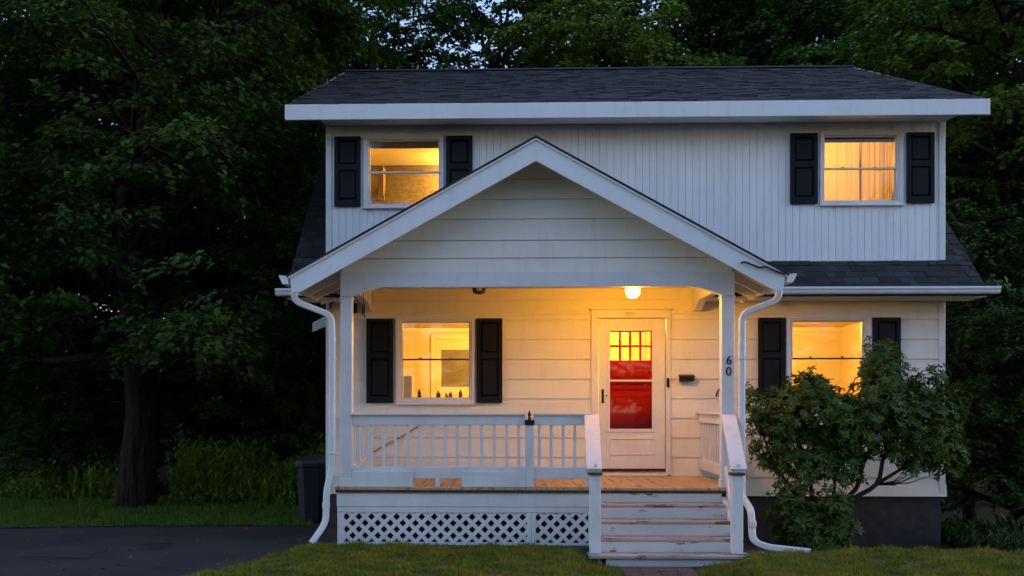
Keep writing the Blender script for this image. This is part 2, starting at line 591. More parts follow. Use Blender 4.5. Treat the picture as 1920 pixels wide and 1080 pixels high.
def lawn_points(table, xa, xb, n, y0):
    out = []
    while len(out) < n:
        x = random.uniform(table[0][0], table[-1][0])
        y = random.uniform(y0, 11.75)
        if y > interp(x, table) + random.uniform(-.10, .06) * (1 + math.sin(x * 13) * .6): continue
        if math.sin(x * 2.7 + 1.1) * math.sin(y * 4.9 + x) > .86 and random.random() < .75: continue
        if xa is not None and x < xa - .02: continue
        if xb is not None and x > xb + .02: continue
        # nearer ground shows larger, keep density there
        out.append((x, y, lawn_z(x, y, table, xa, xb) - 0.004))
    return np.array(out)
blades('grass', lawn_points(LAWN_L, None, 1.22, 42000, 9.2), 0.02, 0.055, 0.007, 'blade', 'short mown grass on the lawn left of the steps')
blades('grass', lawn_points(LAWN_R, 1.98, None, 46000, 9.2), 0.02, 0.055, 0.007, 'blade', 'short mown grass on the lawn right of the steps')
pts = []
while len(pts) < 42000:
    x, y = random.uniform(-11, -2.6), random.uniform(13.3, 18.0)
    if y > interp(x, [(-14, 13.12)] + bx[1:]) - random.uniform(0, .07):
        pts.append((x, y, 0.01))
blades('grass', np.array(pts), 0.03, 0.075, 0.010, 'backgrass', 'mown grass beyond the driveway under the trees')

# ------------------------------------------------------------------ house
WY = 13.9                          # front wall plane
XL, XR = -2.41, 5.96
HX0, HX1 = -2.87, 6.31             # roof ends
YB = 23.1                          # rear wall
house = empty('house', (1.77, WY, 0.0))
tag(house, 'white two-storey house with dark shingle roof and lit front porch', 'house')

LOWW = [dict(c=(-1.462, -0.379, 1.682, 2.892), g=(-1.367, -0.460, 1.770, 2.788), m=2.289),
        dict(c=(3.838, 4.985, 1.682, 2.905), g=(3.940, 4.872, 1.770, 2.790), m=2.295)]
UPW = [dict(c=(-1.903, -0.803, 4.363, 5.365), g=(-1.815, -0.876, 4.430, 5.284), m=4.860),
       dict(c=(4.293, 5.409, 4.368, 5.377), g=(4.372, 5.316, 4.445, 5.297), m=4.872)]
DOORC = (1.207, 2.286, 0.716, 2.962)
DOOR = (1.309, 2.214, 0.752, 2.838)

def grid_wall(x0, x1, z0, z1, holes, y0, y1):
    """one closed wall slab with rectangular openings"""
    xs = sorted({x0, x1, *[h[0] for h in holes], *[h[1] for h in holes]})
    zs = sorted({z0, z1, *[h[2] for h in holes], *[h[3] for h in holes]})
    xs = [x for x in xs if x0 <= x <= x1]; zs = [z for z in zs if z0 <= z <= z1]
    cells = set()
    for i in range(len(xs) - 1):
        for j in range(len(zs) - 1):
            cx, cz = (xs[i] + xs[i + 1]) / 2, (zs[j] + zs[j + 1]) / 2
            if not any(h[0] < cx < h[1] and h[2] < cz < h[3] for h in holes):
                cells.add((i, j))
    b = MB()
    for i, j in cells:
        a, c, d, e = xs[i], xs[i + 1], zs[j], zs[j + 1]
        b.quad((a, y0, d), (c, y0, d), (c, y0, e), (a, y0, e))
        b.quad((a, y1, d), (a, y1, e), (c, y1, e), (c, y1, d))
        if (i - 1, j) not in cells: b.quad((a, y0, d), (a, y0, e), (a, y1, e), (a, y1, d))
        if (i + 1, j) not in cells: b.quad((c, y0, d), (c, y1, d), (c, y1, e), (c, y0, e))
        if (i, j - 1) not in cells: b.quad((a, y0, d), (a, y1, d), (c, y1, d), (c, y0, d))
        if (i, j + 1) not in cells: b.quad((a, y0, e), (c, y0, e), (c, y1, e), (a, y1, e))
    return b

def hole(w):
    a, c, d, e = w['g']
    return (a - 0.03, c + 0.03, d - 0.03, e + 0.03)

MAIN = 0.897                       # main roof slope
def main_z(y): return 3.13 + MAIN * (min(y, 37.0 - y) - 13.35)

# walls: the front one carries the cladding; side walls with gable tops; back wall
fw = grid_wall(XL + 0.02, XR - 0.02, 0.46, 5.52, [hole(w) for w in LOWW + UPW] + [(DOOR[0], DOOR[1], DOOR[2] - 0.03, DOOR[3])], WY + 0.004, WY + 0.12).build('front_wall', 'siding', house)
for x0, x1 in ((XL + 0.03, XL + 0.13), (XR - 0.13, XR - 0.03)):
    MB().prism([(WY + .13, 0.46), (YB, 0.46), (YB, main_z(YB) - .12), (18.5, 7.55), (WY + .13, 5.5)], 'x', x0, x1).build('side_wall', 'siding', house)
MB().box(XL + .13, XR - .13, YB - .1, YB - .002, 0.46, 3.4).build('back_wall', 'siding', house)
MB().box(XL + 0.03, XR - 0.03, WY + 0.02, YB - 0.02, -0.8, 0.47).build('foundation', 'foundation', house)
# flared skirt board at the wall's foot
MB().prism([(WY - .035, 0.43), (WY + .0, 0.43), (WY + .0, 0.60), (WY - .012, 0.60)], 'x', 2.80, XR + 0.03).build('skirt_board', 'siding', house)
for x0, x1 in ((XL - .012, XL + .07), (XR - .07, XR + .012)):
    MB().box(x0, x1, WY - .03, WY + .06, 0.44, 3.10).build('corner_board', 'trim', house, .004)
    MB().box(x0, x1, WY - .028, WY + .06, 3.62, 5.489).build('corner_board', 'trim', house, .004)

# horizontal lap siding, board by board
def lap_boards(parent, x0, x1, lines, holes, y, tb=0.022, tt=0.005, joint=None, mat='siding'):
    for k in range(len(lines) - 1):
        za, zb = lines[k], lines[k + 1]
        cuts = sorted({za, zb, *[h[2] for h in holes if za < h[2] < zb], *[h[3] for h in holes if za < h[3] < zb]})
        for z0, z1 in zip(cuts, cuts[1:]):
            hs = sorted((h[0], h[1]) for h in holes if h[2] < (z0 + z1) / 2 < h[3])
            runs, c = [], x0
            for a, d in hs:
                if a > c: runs.append((c, a))
                c = max(c, d)
            if c < x1: runs.append((c, x1))
            for a, d in runs:
                segs = [(a, d)]
                if d - a > 3.2:
                    j = a + (d - a) * random.uniform(.3, .7)
                    segs = [(a, j - .001), (j + .001, d)]
                for p, q in segs:
                    t = lambda z: y - (tb + (tt - tb) * (z - za) / (zb - za))
                    b = MB().prism([(y, z0 + .001), (t(z0), z0 + .001), (t(z1), z1), (y, z1)], 'x', p, q)
                    b.build('siding_board', mat, parent)
lines = [0.445, 0.685, 0.953, 1.221, 1.486, 1.752, 2.018, 2.287, 2.557, 2.826, 3.095, 3.36]
lap_boards(fw, XL + .07, XR - .07, lines, [w['c'] for w in LOWW] + [(DOORC[0], DOORC[1], 0.6, DOORC[3])], WY)

# vertical boards on the upper storey
holes = [w['c'] for w in UPW]
xs = [XL + .07 + i * 0.0965 for i in range(200) if XL + .07 + i * 0.0965 < XR - .07]
xs.append(XR - .07)
for a, c in zip(xs, xs[1:]):
    zr = [(3.63, 5.49)]
    for h in holes:
        if h[0] < (a + c) / 2 < h[1]:
            zr = [(3.63, h[2]), (h[3], 5.49)]
    for z0, z1 in zr:
        if z1 - z0 > .02:
            e = random.uniform(0, .002)
            MB().box(a + .002, c - .002, WY - .012 - e, WY + .003, z0, z1).build('vertical_board', 'board', fw, 0.002)
MB().box(XL + .07, XR - .07, WY - .02, WY + .003, 3.595, 3.63).build('base_trim', 'trim', fw)

# windows
def window(w, upper):
    x0, x1, z0, z1 = w['c']
    a, c, d, e = w['g']
    m = w['m']
    o, i = WY - 0.045, WY + 0.003
    h = hole(w)
    cw = MB()
    cw.box(x0, x1, o, i, h[3] + .012, z1)
    cw.box(x0, x1, o, i, z0, h[2] - .012)
    cw.box(x0, h[0] - .012, o, i, h[2] - .012, h[3] + .012)
    cw.box(h[1] + .012, x1, o, i, h[2] - .012, h[3] + .012)
    win = cw.build('window', 'trim', house, .004)
    sill = MB().prism([(o - .03, z0 - .012), (i, z0 - .012), (i, z0 + .012), (o - .03, z0 + .004)], 'x', x0 - .012, x1 + .012).build('sill', 'trim', win)
    ja = MB()
    ja.box(h[0] - .012, h[0] + .012, WY - .03, WY + .12, h[2] - .012, h[3] + .012)
    ja.box(h[1] - .012, h[1] + .012, WY - .03, WY + .12, h[2] - .012, h[3] + .012)
    ja.box(h[0] + .012, h[1] - .012, WY - .03, WY + .12, h[3] - .012, h[3] + .012)
    ja.box(h[0] + .012, h[1] - .012, WY - .03, WY + .12, h[2] - .012, h[2] + .012)
    ja.build('jamb', 'trim', win)
    for nm, zz0, zz1, yy, rb, rt in (('sash', m - .012, h[3] - .012, WY + .012, .024, .018), ('sash', h[2] + .012, m + .014, WY + .040, .018, .024)):
        s = MB()
        xa, xb = h[0] + .012, h[1] - .012
        s.box(xa, a, yy, yy + .03, zz0, zz1)
        s.box(c, xb, yy, yy + .03, zz0, zz1)
        s.box(a, c, yy, yy + .03, zz0, zz0 + rb)
        s.box(a, c, yy, yy + .03, zz1 - rt, zz1)
        s.build('sash', 'trim', win, .002)
        MB().box(a - .004, c + .004, yy + .012, yy + .017, zz0 + rb - .004, zz1 - rt + .004).build('pane', 'glass', win)
    if not upper:
        MB().box(a, c, WY + .004, WY + .0115, m - .010, m + .008).build('storm_bar', 'copper', win)
    for f in (.27, .73):
        lx = a + (c - a) * f
        MB().box(lx - .02, lx + .02, WY + .045, WY + .065, m + .014, m + .03).build('sash_lock', 'copper', win, .004)
    return win
WINS = [window(w, False) for w in LOWW] + [window(w, True) for w in UPW]

def shutter(x0, x1, z0, z1):
    y0, y1 = WY - .065, WY - .025
    s = .055
    zm = z0 + (z1 - z0) * 0.55
    b = MB()
    b.box(x0, x0 + s, y0, y1, z0, z1); b.box(x1 - s, x1, y0, y1, z0, z1)
    for p, q in ((z0, z0 + .09), (zm - .03, zm + .05), (z1 - .055, z1)):
        b.box(x0 + s, x1 - s, y0, y1, p, q)
    b.box(x0 + s, x1 - s, y1 - .012, y1, z0 + .09, z1 - .055)
    sh = b.build('shutter', 'shutter', house, .003)
    for p, q in ((z0 + .09, zm - .03), (zm + .05, z1 - .055)):
        k = .028
        r0 = [(x0 + s + .006, y1 - .012, p + .006), (x1 - s - .006, y1 - .012, p + .006), (x1 - s - .006, y1 - .012, q - .006), (x0 + s + .006, y1 - .012, q - .006)]
        r1 = [(x0 + s + k, y0 + .008, p + k), (x1 - s - k, y0 + .008, p + k), (x1 - s - k, y0 + .008, q - k), (x0 + s + k, y0 + .008, q - k)]
        MB().loft([r0, r1]).build('panel', 'shutter', sh)
    # short pins that hold the shutter to the wall
    for z in (z0 + .12, z1 - .12):
        MB().box((x0 + x1) / 2 - .01, (x0 + x1) / 2 + .01, y1 - .001, WY, z - .01, z + .01).build('pin', 'black', sh)
for x0, x1 in ((-1.859, -1.494), (-.352, .0), (3.461, 3.822), (5.002, 5.366)):
    shutter(x0, x1, 1.692, 2.846)
for x0, x1 in ((-2.30, -1.942), (-.770, -.409), (3.892, 4.256), (5.450, 5.815)):
    shutter(x0, x1, 4.385, 5.338)

# front door behind a white storm door
dc = MB()
dc.box(DOORC[0], DOORC[1], WY - .05, WY + .003, DOOR[3] + .01, DOORC[3])
dc.box(DOORC[0], DOOR[0] - .006, WY - .05, WY + .003, .716, DOOR[3] + .01)
dc.box(DOOR[1] + .006, DOORC[1], WY - .05, WY + .003, .716, DOOR[3] + .01)
casing = dc.build('door_casing', 'trim', house, .005)
MB().box(DOORC[0] - .02, DOORC[1] + .02, WY - .075, WY - .002, DOORC[3], DOORC[3] + .022).build('drip_cap', 'trim', casing, .003)
MB().box(DOOR[0] - .02, DOOR[1] + .02, WY - .11, WY + .10, .702, .742).build('threshold', 'trim', house, .005)

gx0, gx1, gz0, gz1 = 1.461, 2.033, 1.340, 2.671
sx0, sx1, sz0, sz1 = DOOR[0] + .004, DOOR[1] - .004, .752, 2.834
y0, y1 = WY - .035, WY - .003
b = MB()
b.box(sx0, gx0, y0, y1, sz0, sz1); b.box(gx1, sx1, y0, y1, sz0, sz1)
b.box(gx0, gx1, y0, y1, sz0, gz0); b.box(gx0, gx1, y0, y1, gz1, sz1)
storm = b.build('storm_door', 'trim', house, .004)
b = MB()
for q in ((gx0 - .04, gx1 + .04, gz1, gz1 + .035), (gx0 - .05, gx1 + .05, gz0 - .045, gz0), (gx0 - .04, gx0, gz0, gz1), (gx1, gx1 + .04, gz0, gz1)):
    b.box(q[0], q[1], y0 - .012, y0 + .002, q[2], q[3])
b.build('glazing_bead', 'trim', storm, .004)
MB().box(gx0 - .003, gx1 + .003, y0 + .012, y0 + .016, gz0 - .003, gz1 + .003).build('pane', 'glass', storm)
MB().box(gx0, gx1, y0 - .004, y0 + .010, 1.985, 2.008).build('storm_rail', 'trim', storm)
for p, q in ((.985, 1.215), ):
    r0 = [(gx0 - .01, y0 - .0015, p), (gx1 + .05, y0 - .0015, p), (gx1 + .05, y0 - .0015, q), (gx0 - .01, y0 - .0015, q)]
    b = MB()
    x0, x1 = gx0 - .01, gx1 + .05
    for qd in ((x0, x1, p, p + .018), (x0, x1, q - .018, q), (x0, x0 + .018, p + .018, q - .018), (x1 - .018, x1, p + .018, q - .018)):
        b.box(qd[0], qd[1], y0 - .012, y0 + .001, qd[2], qd[3])
    b.build('kick_panel', 'trim', storm, .004)
MB().box(sx0, sx1, y0 - .016, y0 + .001, .758, .80).build('bottom_sweep', 'copper', storm, .003)
MB().sweep(round_corners([(1.365, y0, 1.86), (1.365, y0 - .05, 1.85), (1.365, y0 - .05, 1.72), (1.365, y0, 1.71)], .02), csec(.011)).build('handle', 'black', storm)
MB().box(1.348, 1.382, y0 - .006, y0 + .001, 1.69, 1.88).build('handle_plate', 'black', storm, .003)
MB().lathe([(.012, 0), (.014, .01), (.0, .014)], 0, 0, 10).build('keyhole', 'copper', storm)
k = col.objects[-1]; k.rotation_euler = (PI / 2, 0, 0); k.location = (1.42, y0, 1.79)
MB().box(2.226, 2.262, WY - .075, WY - .048, 1.905, 2.03).build('door_bell', 'black', casing, .006)

# red main door with eight small panes at its top
dy0, dy1 = WY + .045, WY + .085
lx0, lx1, lz0, lz1 = 1.470, 2.024, 2.275, 2.665
b = MB()
b.box(sx0 + .02, lx0, dy0, dy1, .745, 2.83); b.box(lx1, sx1 - .02, dy0, dy1, .745, 2.83)
b.box(lx0, lx1, dy0, dy1, .745, lz0); b.box(lx0, lx1, dy0, dy1, lz1, 2.83)
red = b.build('front_door', 'red', house, .003)
for k in range(1, 4):
    x = lx0 + (lx1 - lx0) * k / 4
    MB().box(x - .012, x + .012, dy0 - .004, dy1, lz0, lz1).build('muntin', 'red', red)
MB().box(lx0, lx1, dy0 - .006, dy1 - .002, (lz0 + lz1) / 2 - .012, (lz0 + lz1) / 2 + .012).build('muntin', 'red', red)
for k in range(4):
    for j in range(2):
        xa = lx0 + (lx1 - lx0) * k / 4 + .008; xb = lx0 + (lx1 - lx0) * (k + 1) / 4 - .008
        za = lz0 + (lz1 - lz0) * j / 2 + .006; zb = lz0 + (lz1 - lz0) * (j + 1) / 2 - .006
        MB().box(xa, xb, dy1 - .022, dy1 - .016, za, zb).build('pane', 'glass', red)
for x0, x1, p, q in ((1.475, 1.735, 2.03, 2.24), (1.765, 2.02, 2.03, 2.24), (1.475, 2.02, 1.86, 1.96), (1.475, 1.735, 1.38, 1.82), (1.765, 2.02, 1.38, 1.82)):
    r0 = [(x0, dy0 + .001, p), (x1, dy0 + .001, p), (x1, dy0 + .001, q), (x0, dy0 + .001, q)]
    g = .022
    r1 = [(x0 + g, dy0 - .014, p + g), (x1 - g, dy0 - .014, p + g), (x1 - g, dy0 - .014, q - g), (x0 + g, dy0 - .014, q - g)]
    MB().loft([r0, r1]).build('panel', 'red', red)

def text(name, s, size, loc, mat, parent, depth=.003, rot=(PI / 2, 0, 0)):
    cu = bpy.data.curves.new('t', 'FONT')
    cu.body = s; cu.size = size; cu.extrude = depth; cu.align_x = 'CENTER'; cu.align_y = 'CENTER'
    t = bpy.data.objects.new('t', cu)
    col.objects.link(t)
    dg = bpy.context.evaluated_depsgraph_get()
    me = bpy.data.meshes.new_from_object(t.evaluated_get(dg))
    bpy.data.objects.remove(t)
    me.materials.clear(); me.materials.append(M[mat])
    o = link(name, me, parent, loc)
    o.rotation_euler = rot
    return o
text('number_mark', '2828', .07, (1.728, WY - .0515, 2.898), 'blind', casing, .001)

# ------------------------------------------------------------------ roofs
DS = (7.75 - 5.62) / (18.5 - 13.35)          # shed dormer slope
def slab(poly, y_to_z, t, name, mat, x0, x1, y0, y1):
    return MB().prism([(y0, y_to_z(y0) - t), (y1, y_to_z(y1) - t), (y1, y_to_z(y1)), (y0, y_to_z(y0))], 'x', x0, x1).build(name, mat, house)
dormer = slab(None, lambda y: 5.612 + DS * (y - 13.35), .10, 'dormer_roof', 'deckedge', HX0 + .02, HX1 - .02, 13.37, 18.5)
mroof = slab(None, lambda y: main_z(y) - .012, .12, 'main_roof', 'deckedge', HX0 + .02, HX1 - .02, WY + .0, 18.42)
for x0, x1 in ((HX0 + .02, -1.93), (2.72, HX1 - .02)):
    slab(None, lambda y: main_z(y) - .012, .03, 'eave_roof', 'deckedge', x0, x1, 13.34, WY - .001)
slab(None, lambda y: main_z(y), .12, 'rear_roof', 'shingle', HX0 + .02, HX1 - .02, 18.5, 23.7)
MB().box(HX0, HX1, 13.325, 13.37, 5.425, 5.628).build('fascia', 'fascia', house, .003)
MB().prism([(13.371, 5.440), (WY - .02, 5.492), (WY - .02, 5.51), (13.371, 5.46)], 'x', XL - .01, XR + .01).build('soffit', 'board', house)
for x0, x1 in ((HX0, HX0 + .02), (HX1 - .02, HX1)):
    MB().prism([(13.37, 5.45), (13.37, 5.63), (18.5, 7.76), (18.5, 7.58)], 'x', x0 - .002, x1 + .002).build('rake_board', 'fascia', house)
    MB().prism([(13.36, 2.98), (13.36, main_z(13.36)), (18.4, main_z(18.4)), (18.4, main_z(18.4) - .16)], 'x', x0 - .003, x1 + .003).build('rake_board', 'shingle', house)
# lower eave: soffit, gutter with a rolled lip
for x0, x1 in ((HX0 + .03, -1.93), (2.72, HX1 - .03)):
    MB().box(x0, x1, 13.385, WY - .02, 3.068, 3.085).build('soffit', 'siding', house)
    MB().box(x0, x1, 13.364, 13.384, 3.066, 3.098).build('eave_board', 'trim', house)
gsec = [(13.36, 3.185), (13.255, 3.185), (13.255, 3.165), (13.265, 3.145), (13.285, 3.115), (13.36, 3.10), (13.36, 3.115), (13.295, 3.128), (13.275, 3.150), (13.275, 3.172), (13.36, 3.172)]
gsec = [(13.362, 3.195), (13.250, 3.195), (13.246, 3.172), (13.262, 3.150), (13.268, 3.122), (13.285, 3.102), (13.362, 3.102)]
for x0, x1 in ((-2.985, -2.28), (3.08, 6.415)):
    MB().prism(gsec, 'x', x0, x1).build('gutter', 'fascia', house, .003)

# shingles: real overlapping tabs on dormer roof and main roof
SH_W, SH_E, SH_T = 0.23, 0.135, 0.010
def shingle_spots(y0, y1, slope, zf, x0, x1):
    L = math.hypot(1, slope)
    n = int((y1 - y0) * L / SH_E) + 1
    out = []
    for k in range(n):
        y = y0 + k * SH_E / L
        if y > y1 - .02: break
        off = (k % 2) * SH_W / 2 + random.uniform(-.04, .04)
        x = x0 - off
        while x < x1 - .02:
            w = SH_W * random.choice((.55, .8, 1.0, 1.25))
            a, c = max(x, x0), min(x + w, x1)
            if c - a > .03:
                out.append((a, c, y, zf(y), slope))
            x += w
    return out
spots = shingle_spots(13.33, 18.5, DS, lambda y: 5.622 + DS * (y - 13.35), HX0, HX1)
up_n = len(spots)
low = [s for s in shingle_spots(13.30, WY - .02, MAIN, lambda y: main_z(y), HX0, HX1) if s[0] > 2.72 or s[1] < -1.93]
side = shingle_spots(WY - .02, 18.3, MAIN, lambda y: main_z(y), HX0, XL + .02) + shingle_spots(WY - .02, 18.3, MAIN, lambda y: main_z(y), XR - .02, HX1)
def shingle_geo(b, s):
    a, c, y, z, sl = s
    L = math.hypot(1, sl); dy, dz = 1 / L, sl / L
    nrm = (-dz, dy)
    ln = SH_E * 1.5
    t0, t1 = SH_T * random.choice((.6, .8, 1.0, 1.7)), .002
    g = .003
    i = len(b.v)
    for x in (a + g, c - g):
        b.v += [(x, y, z - .004), (x, y + nrm[0] * t0, z + nrm[1] * t0), (x, y + dy * ln + nrm[0] * t1, z + dz * ln + nrm[1] * t1), (x, y + dy * ln, z + dz * ln - .004)]
    for q in ((0, 1, 2, 3), (7, 6, 5, 4), (0, 4, 5, 1), (1, 5, 6, 2), (2, 6, 7, 3), (3, 7, 4, 0)):
        b.f.append(tuple(i + k for k in q))
singles = [(mroof, s) for s in low] + [(mroof, s) for s in side[:0]]
rest_up, rest_side = list(spots), list(side)
quota = 296 - len(singles)
first = spots[:quota]
singles += [(dormer, s) for s in first]
for p, s in singles:
    b = MB(); shingle_geo(b, s); b.build('shingle', 'shingle', p)
b = MB()
for s in spots[quota:]: shingle_geo(b, s)
o = b.build('shingles', 'shingle', dormer); o['kind'] = 'stuff'
b = MB()
for s in side: shingle_geo(b, s)
o = b.build('shingles', 'shingle', mroof); o['kind'] = 'stuff'
# low rounded ridge cap
MB().sweep([(HX0, 18.5, 7.775), (HX1, 18.5, 7.775)], [(-.14, -.05), (0, .022), (.14, -.05), (0, -.01)], up=(0, 0, 1)).build('ridge_cap', 'shingle', house)

# ------------------------------------------------------------------ porch
PC = 0.377                          # middle of the gable
PF = 11.9                           # front face of posts
PX0, PX1 = -1.906, 2.700            # outer faces of the two posts
RY = 11.45                          # rake plane
PS = 0.554
def roof_z(x): return 4.68 - PS * abs(x - PC)
EXL, EXR = -2.41, 3.164

# roof slabs of the porch (underside painted), shingle skin on top
for sgn, xe in ((-1, EXL), (1, EXR)):
    za, zb = roof_z(PC), roof_z(xe)
    MB().prism([(PC, za - .045), (xe, zb - .045), (xe, zb - .075), (PC, za - .075)], 'y', RY + .03, 15.6).build('roof_sheathing', 'siding', house)
    MB().prism([(PC, za + .014), (xe + sgn * .03, roof_z(xe + sgn * .03) + .014), (xe + sgn * .03, roof_z(xe + sgn * .03) - .012), (PC, za - .012)], 'y', RY - .027, 15.6).build('porch_roof', 'shingle', house)
    # bargeboard: wide white fascia and a thin upper moulding
    ft, fb = .028, .268
    MB().prism([(PC, za - ft), (xe, zb - ft), (xe + (-sgn) * .03, zb - .195), (xe - sgn * .11, roof_z(xe - sgn * .11) - fb + .01), (PC, za - fb)], 'y', RY, RY + .028).build('bargeboard', 'fascia', house, .003)
    MB().prism([(PC, za - .013), (xe + sgn * .012, roof_z(xe + sgn * .012) - .013), (xe + sgn * .012, roof_z(xe + sgn * .012) - .036), (PC, za - .036)], 'y', RY - .022, RY - .001).build('bargeboard_trim', 'trim', house, .002)
    # rafters under the overhang, parallel to the bargeboard
    for yy in (11.60, 11.76, 12.35, 12.85, 13.35):
        xi = PX0 + .02 if sgn < 0 else PX1 - .02
        if yy > 11.88: xi = xi
        MB().prism([(xi, roof_z(xi) - .076), (xe - sgn * .02, roof_z(xe - sgn * .02) - .076), (xe - sgn * .02, roof_z(xe - sgn * .02) - .16), (xi, roof_z(xi) - .19)], 'y', yy - .022, yy + .022).build('rafter', 'trim', house, .002)
    # gutter along the eave
    xg = xe + sgn * .016
    prof = [(xg, zb - .012), (xg + sgn * .105, zb - .002), (xg + sgn * .100, zb - .03), (xg + sgn * .062, zb - .105), (xg, zb - .105)]
    MB().prism(prof, 'y', RY - .012, 13.32).build('gutter', 'fascia', house, .003)

# cable along the right bargeboard
MB().sweep(smooth_path([(2.66, RY - .03, 3.25), (2.72, RY - .035, 3.255), (2.86, RY - .03, 3.20), (2.94, RY - .035, 3.205), (3.03, RY - .03, 3.165), (3.15, RY - .028, 3.12)], 4), csec(.011, 6)).build('cable', 'rubber', house)

# gable wall: lap boards on a backing
back = MB().prism([(PX0 + .02, 3.24), (PX1 - .02, 3.24), (PX1 - .02, roof_z(PX1 - .02) - .09), (PC, roof_z(PC) - .09), (PX0 + .02, roof_z(PX0 + .02) - .09)], 'y', PF + .022, PF + .12).build('gable_wall', 'siding', house)
gl = [3.215, 3.388, 3.594, 3.844, 4.075, 4.31, 4.60]
for za, zb in zip(gl, gl[1:]):
    hw = lambda z: min(2.30, (roof_z(PC) - .088 - z) / PS)
    a0, a1 = hw(za), max(.01, hw(min(zb, 4.59)))
    x0, x1 = max(PC - a0, PX0), min(PC + a0, PX1)
    x2, x3 = min(PC + a1, PX1), max(PC - a1, PX0)
    i = MB()
    yb, yt = PF - .004, PF + .014
    i.v = [(x0, yb, za + .001), (x1, yb, za + .001), (x2, yt, zb), (x3, yt, zb), (x0, PF + .022, za + .001), (x1, PF + .022, za + .001), (x2, PF + .022, zb), (x3, PF + .022, zb)]
    i.f = [(0, 1, 2, 3), (7, 6, 5, 4), (0, 4, 5, 1), (1, 5, 6, 2), (2, 6, 7, 3), (3, 7, 4, 0)]
    i.build('siding_board', 'siding', back)

# front header with sloping brackets, side headers, ceiling
hb = 3.045
def header_poly(a, c, drop=.105, run=.36, top=3.214, flat=.14):
    return [(a, top), (a, hb - drop), (a + flat, hb - drop), (a + flat + .02, hb - drop + .012), (a + flat + run * .72, hb - .018), (a + flat + run, hb),
            (c - flat - run, hb), (c - flat - run * .72, hb - .018), (c - flat - .02, hb - drop + .012), (c - flat, hb - drop), (c, hb - drop), (c, top)]
MB().prism(header_poly(PX0, PX1), 'y', PF - .012, PF + .10).build('porch_header', 'white', house, .004)
for x0, x1 in ((PX0 + .02, PX0 + .12), (PX1 - .12, PX1 - .02)):
    MB().prism(header_poly(PF + .10, WY - .03, .105, .34, 3.26, .13), 'x', x0, x1).build('side_header', 'white', house, .004)
MB().box(PX0 + .02, PX1 - .02, PF + .101, WY - .03, 3.262, 3.28).build('porch_ceiling', 'trim', house)
for k in range(1, 24):
    x = PX0 + .12 + k * (PX1 - PX0 - .24) / 24
    MB().box(x - .088, x + .088, PF + .102, WY - .032, 3.252, 3.2615).build('ceiling_board', 'trim', house)

# posts
for x0, x1 in ((PX0, PX0 + .138), (PX1 - .15, PX1)):
    p = MB().box(x0, x1, PF, PF + .125, .705, hb - .107).build('porch_post', 'white', house, .006)
    MB().box(x0 - .008, x1 + .008, PF - .008, PF + .133, hb - .130, hb - .108).build('capital', 'trim', p, .003)
    MB().box(x0 - .01, x1 + .01, PF - .01, PF + .135, .702, .80).build('plinth', 'white', p, .003)
    last = p
text('house_number', '6', .145, (2.634, PF - .004, 2.180), 'black', last, .006)
text('house_number', '0', .145, (2.632, PF - .004, 2.050), 'black', last, .006)

# deck: boards run from the house to the front edge
DX0, DX1 = -1.965, 2.752
frame = MB().box(DX0 + .03, DX1 - .03, 11.93, WY - .04, .50, .668).build('deck_frame', 'deckedge', house)
n = 38
for k in range(n):
    a = DX0 + (DX1 - DX0) * k / n
    c = DX0 + (DX1 - DX0) * (k + 1) / n
    MB().box(a + .0025, c - .0025, 11.845 + random.uniform(-.006, .004), WY - .03, .670, .700 + random.uniform(-.001, .001)).build('deck_board', 'deck', frame, .002)
MB().box(DX0 + .01, DX1 - .01, 11.862, 11.90, .636, .6695).build('deck_nosing', 'deckedge', house)
MB().box(DX0 + .02, 1.02, 11.885, 11.925, .472, .634).build('skirt_board', 'white', house, .003)
MB().box(DX0 + .03, 1.02, 11.892, 11.925, .408, .469).build('skirt_board', 'white', house, .003)
MB().box(2.60, DX1 - .02, 11.885, 11.925, .02, .634).build('skirt_board', 'white', house, .003)
for x in (DX0 + .02, DX1 - .06):
    MB().box(x, x + .04, 11.926, WY - .04, .02, .634).build('side_skirt', 'white', house, .003)
MB().box(-2.05, 1.10, 11.74, 11.86, -.02, .022).build('border_board', 'deckedge', house, .006)

# lattice panels, slat by slat
def lattice(x0, x1, z0, z1):
    fr = MB()
    fr.box(x0 - .05, x0, 11.893, 11.925, .02, .406); fr.box(x1, x1 + .05, 11.893, 11.925, .02, .406)
    fr.box(x0, x1, 11.893, 11.925, z1, .406); fr.box(x0, x1, 11.893, 11.925, .02, z0)
    p = fr.build('lattice_panel', 'white', house, .003)
    pitch, w = .148, .046
    for sgn, ya in ((1, 11.900), (-1, 11.909)):
        c = x0 - (z1 - z0) - pitch
        while c < x1 + (z1 - z0) + pitch:
            # centre line x = c + sgn*(z - z0), clipped to the panel
            h = w * .7071
            pts = []
            poly = [(c - h, z0), (c + h, z0), (c + h + sgn * (z1 - z0), z1), (c - h + sgn * (z1 - z0), z1)]
            def clip(poly, f):
                out = []
                for i in range(len(poly)):
                    a, d = poly[i], poly[(i + 1) % len(poly)]
                    fa, fd = f(a), f(d)
                    if fa >= 0: out.append(a)
                    if fa * fd < 0:
                        t = fa / (fa - fd); out.append((a[0] + (d[0] - a[0]) * t, a[1] + (d[1] - a[1]) * t))
                return out
            poly = clip(poly, lambda q: q[0] - x0)
            if poly: poly = clip(poly, lambda q: x1 - q[0])
            if len(poly) >= 3 and max(q[1] for q in poly) - min(q[1] for q in poly) > .03:
                MB().prism(poly, 'y', ya, ya + .008).build('slat', 'white', p)
            c += pitch
lattice(-1.862, .290, .055, .398)
lattice(.392, 1.005, .050, .398)
MB().box(DX0 + .06, DX1 - .08, 12.3, 12.32, -.05, .48).build('dark_backing', 'rubber', house)  # dark sheet standing behind the lattice

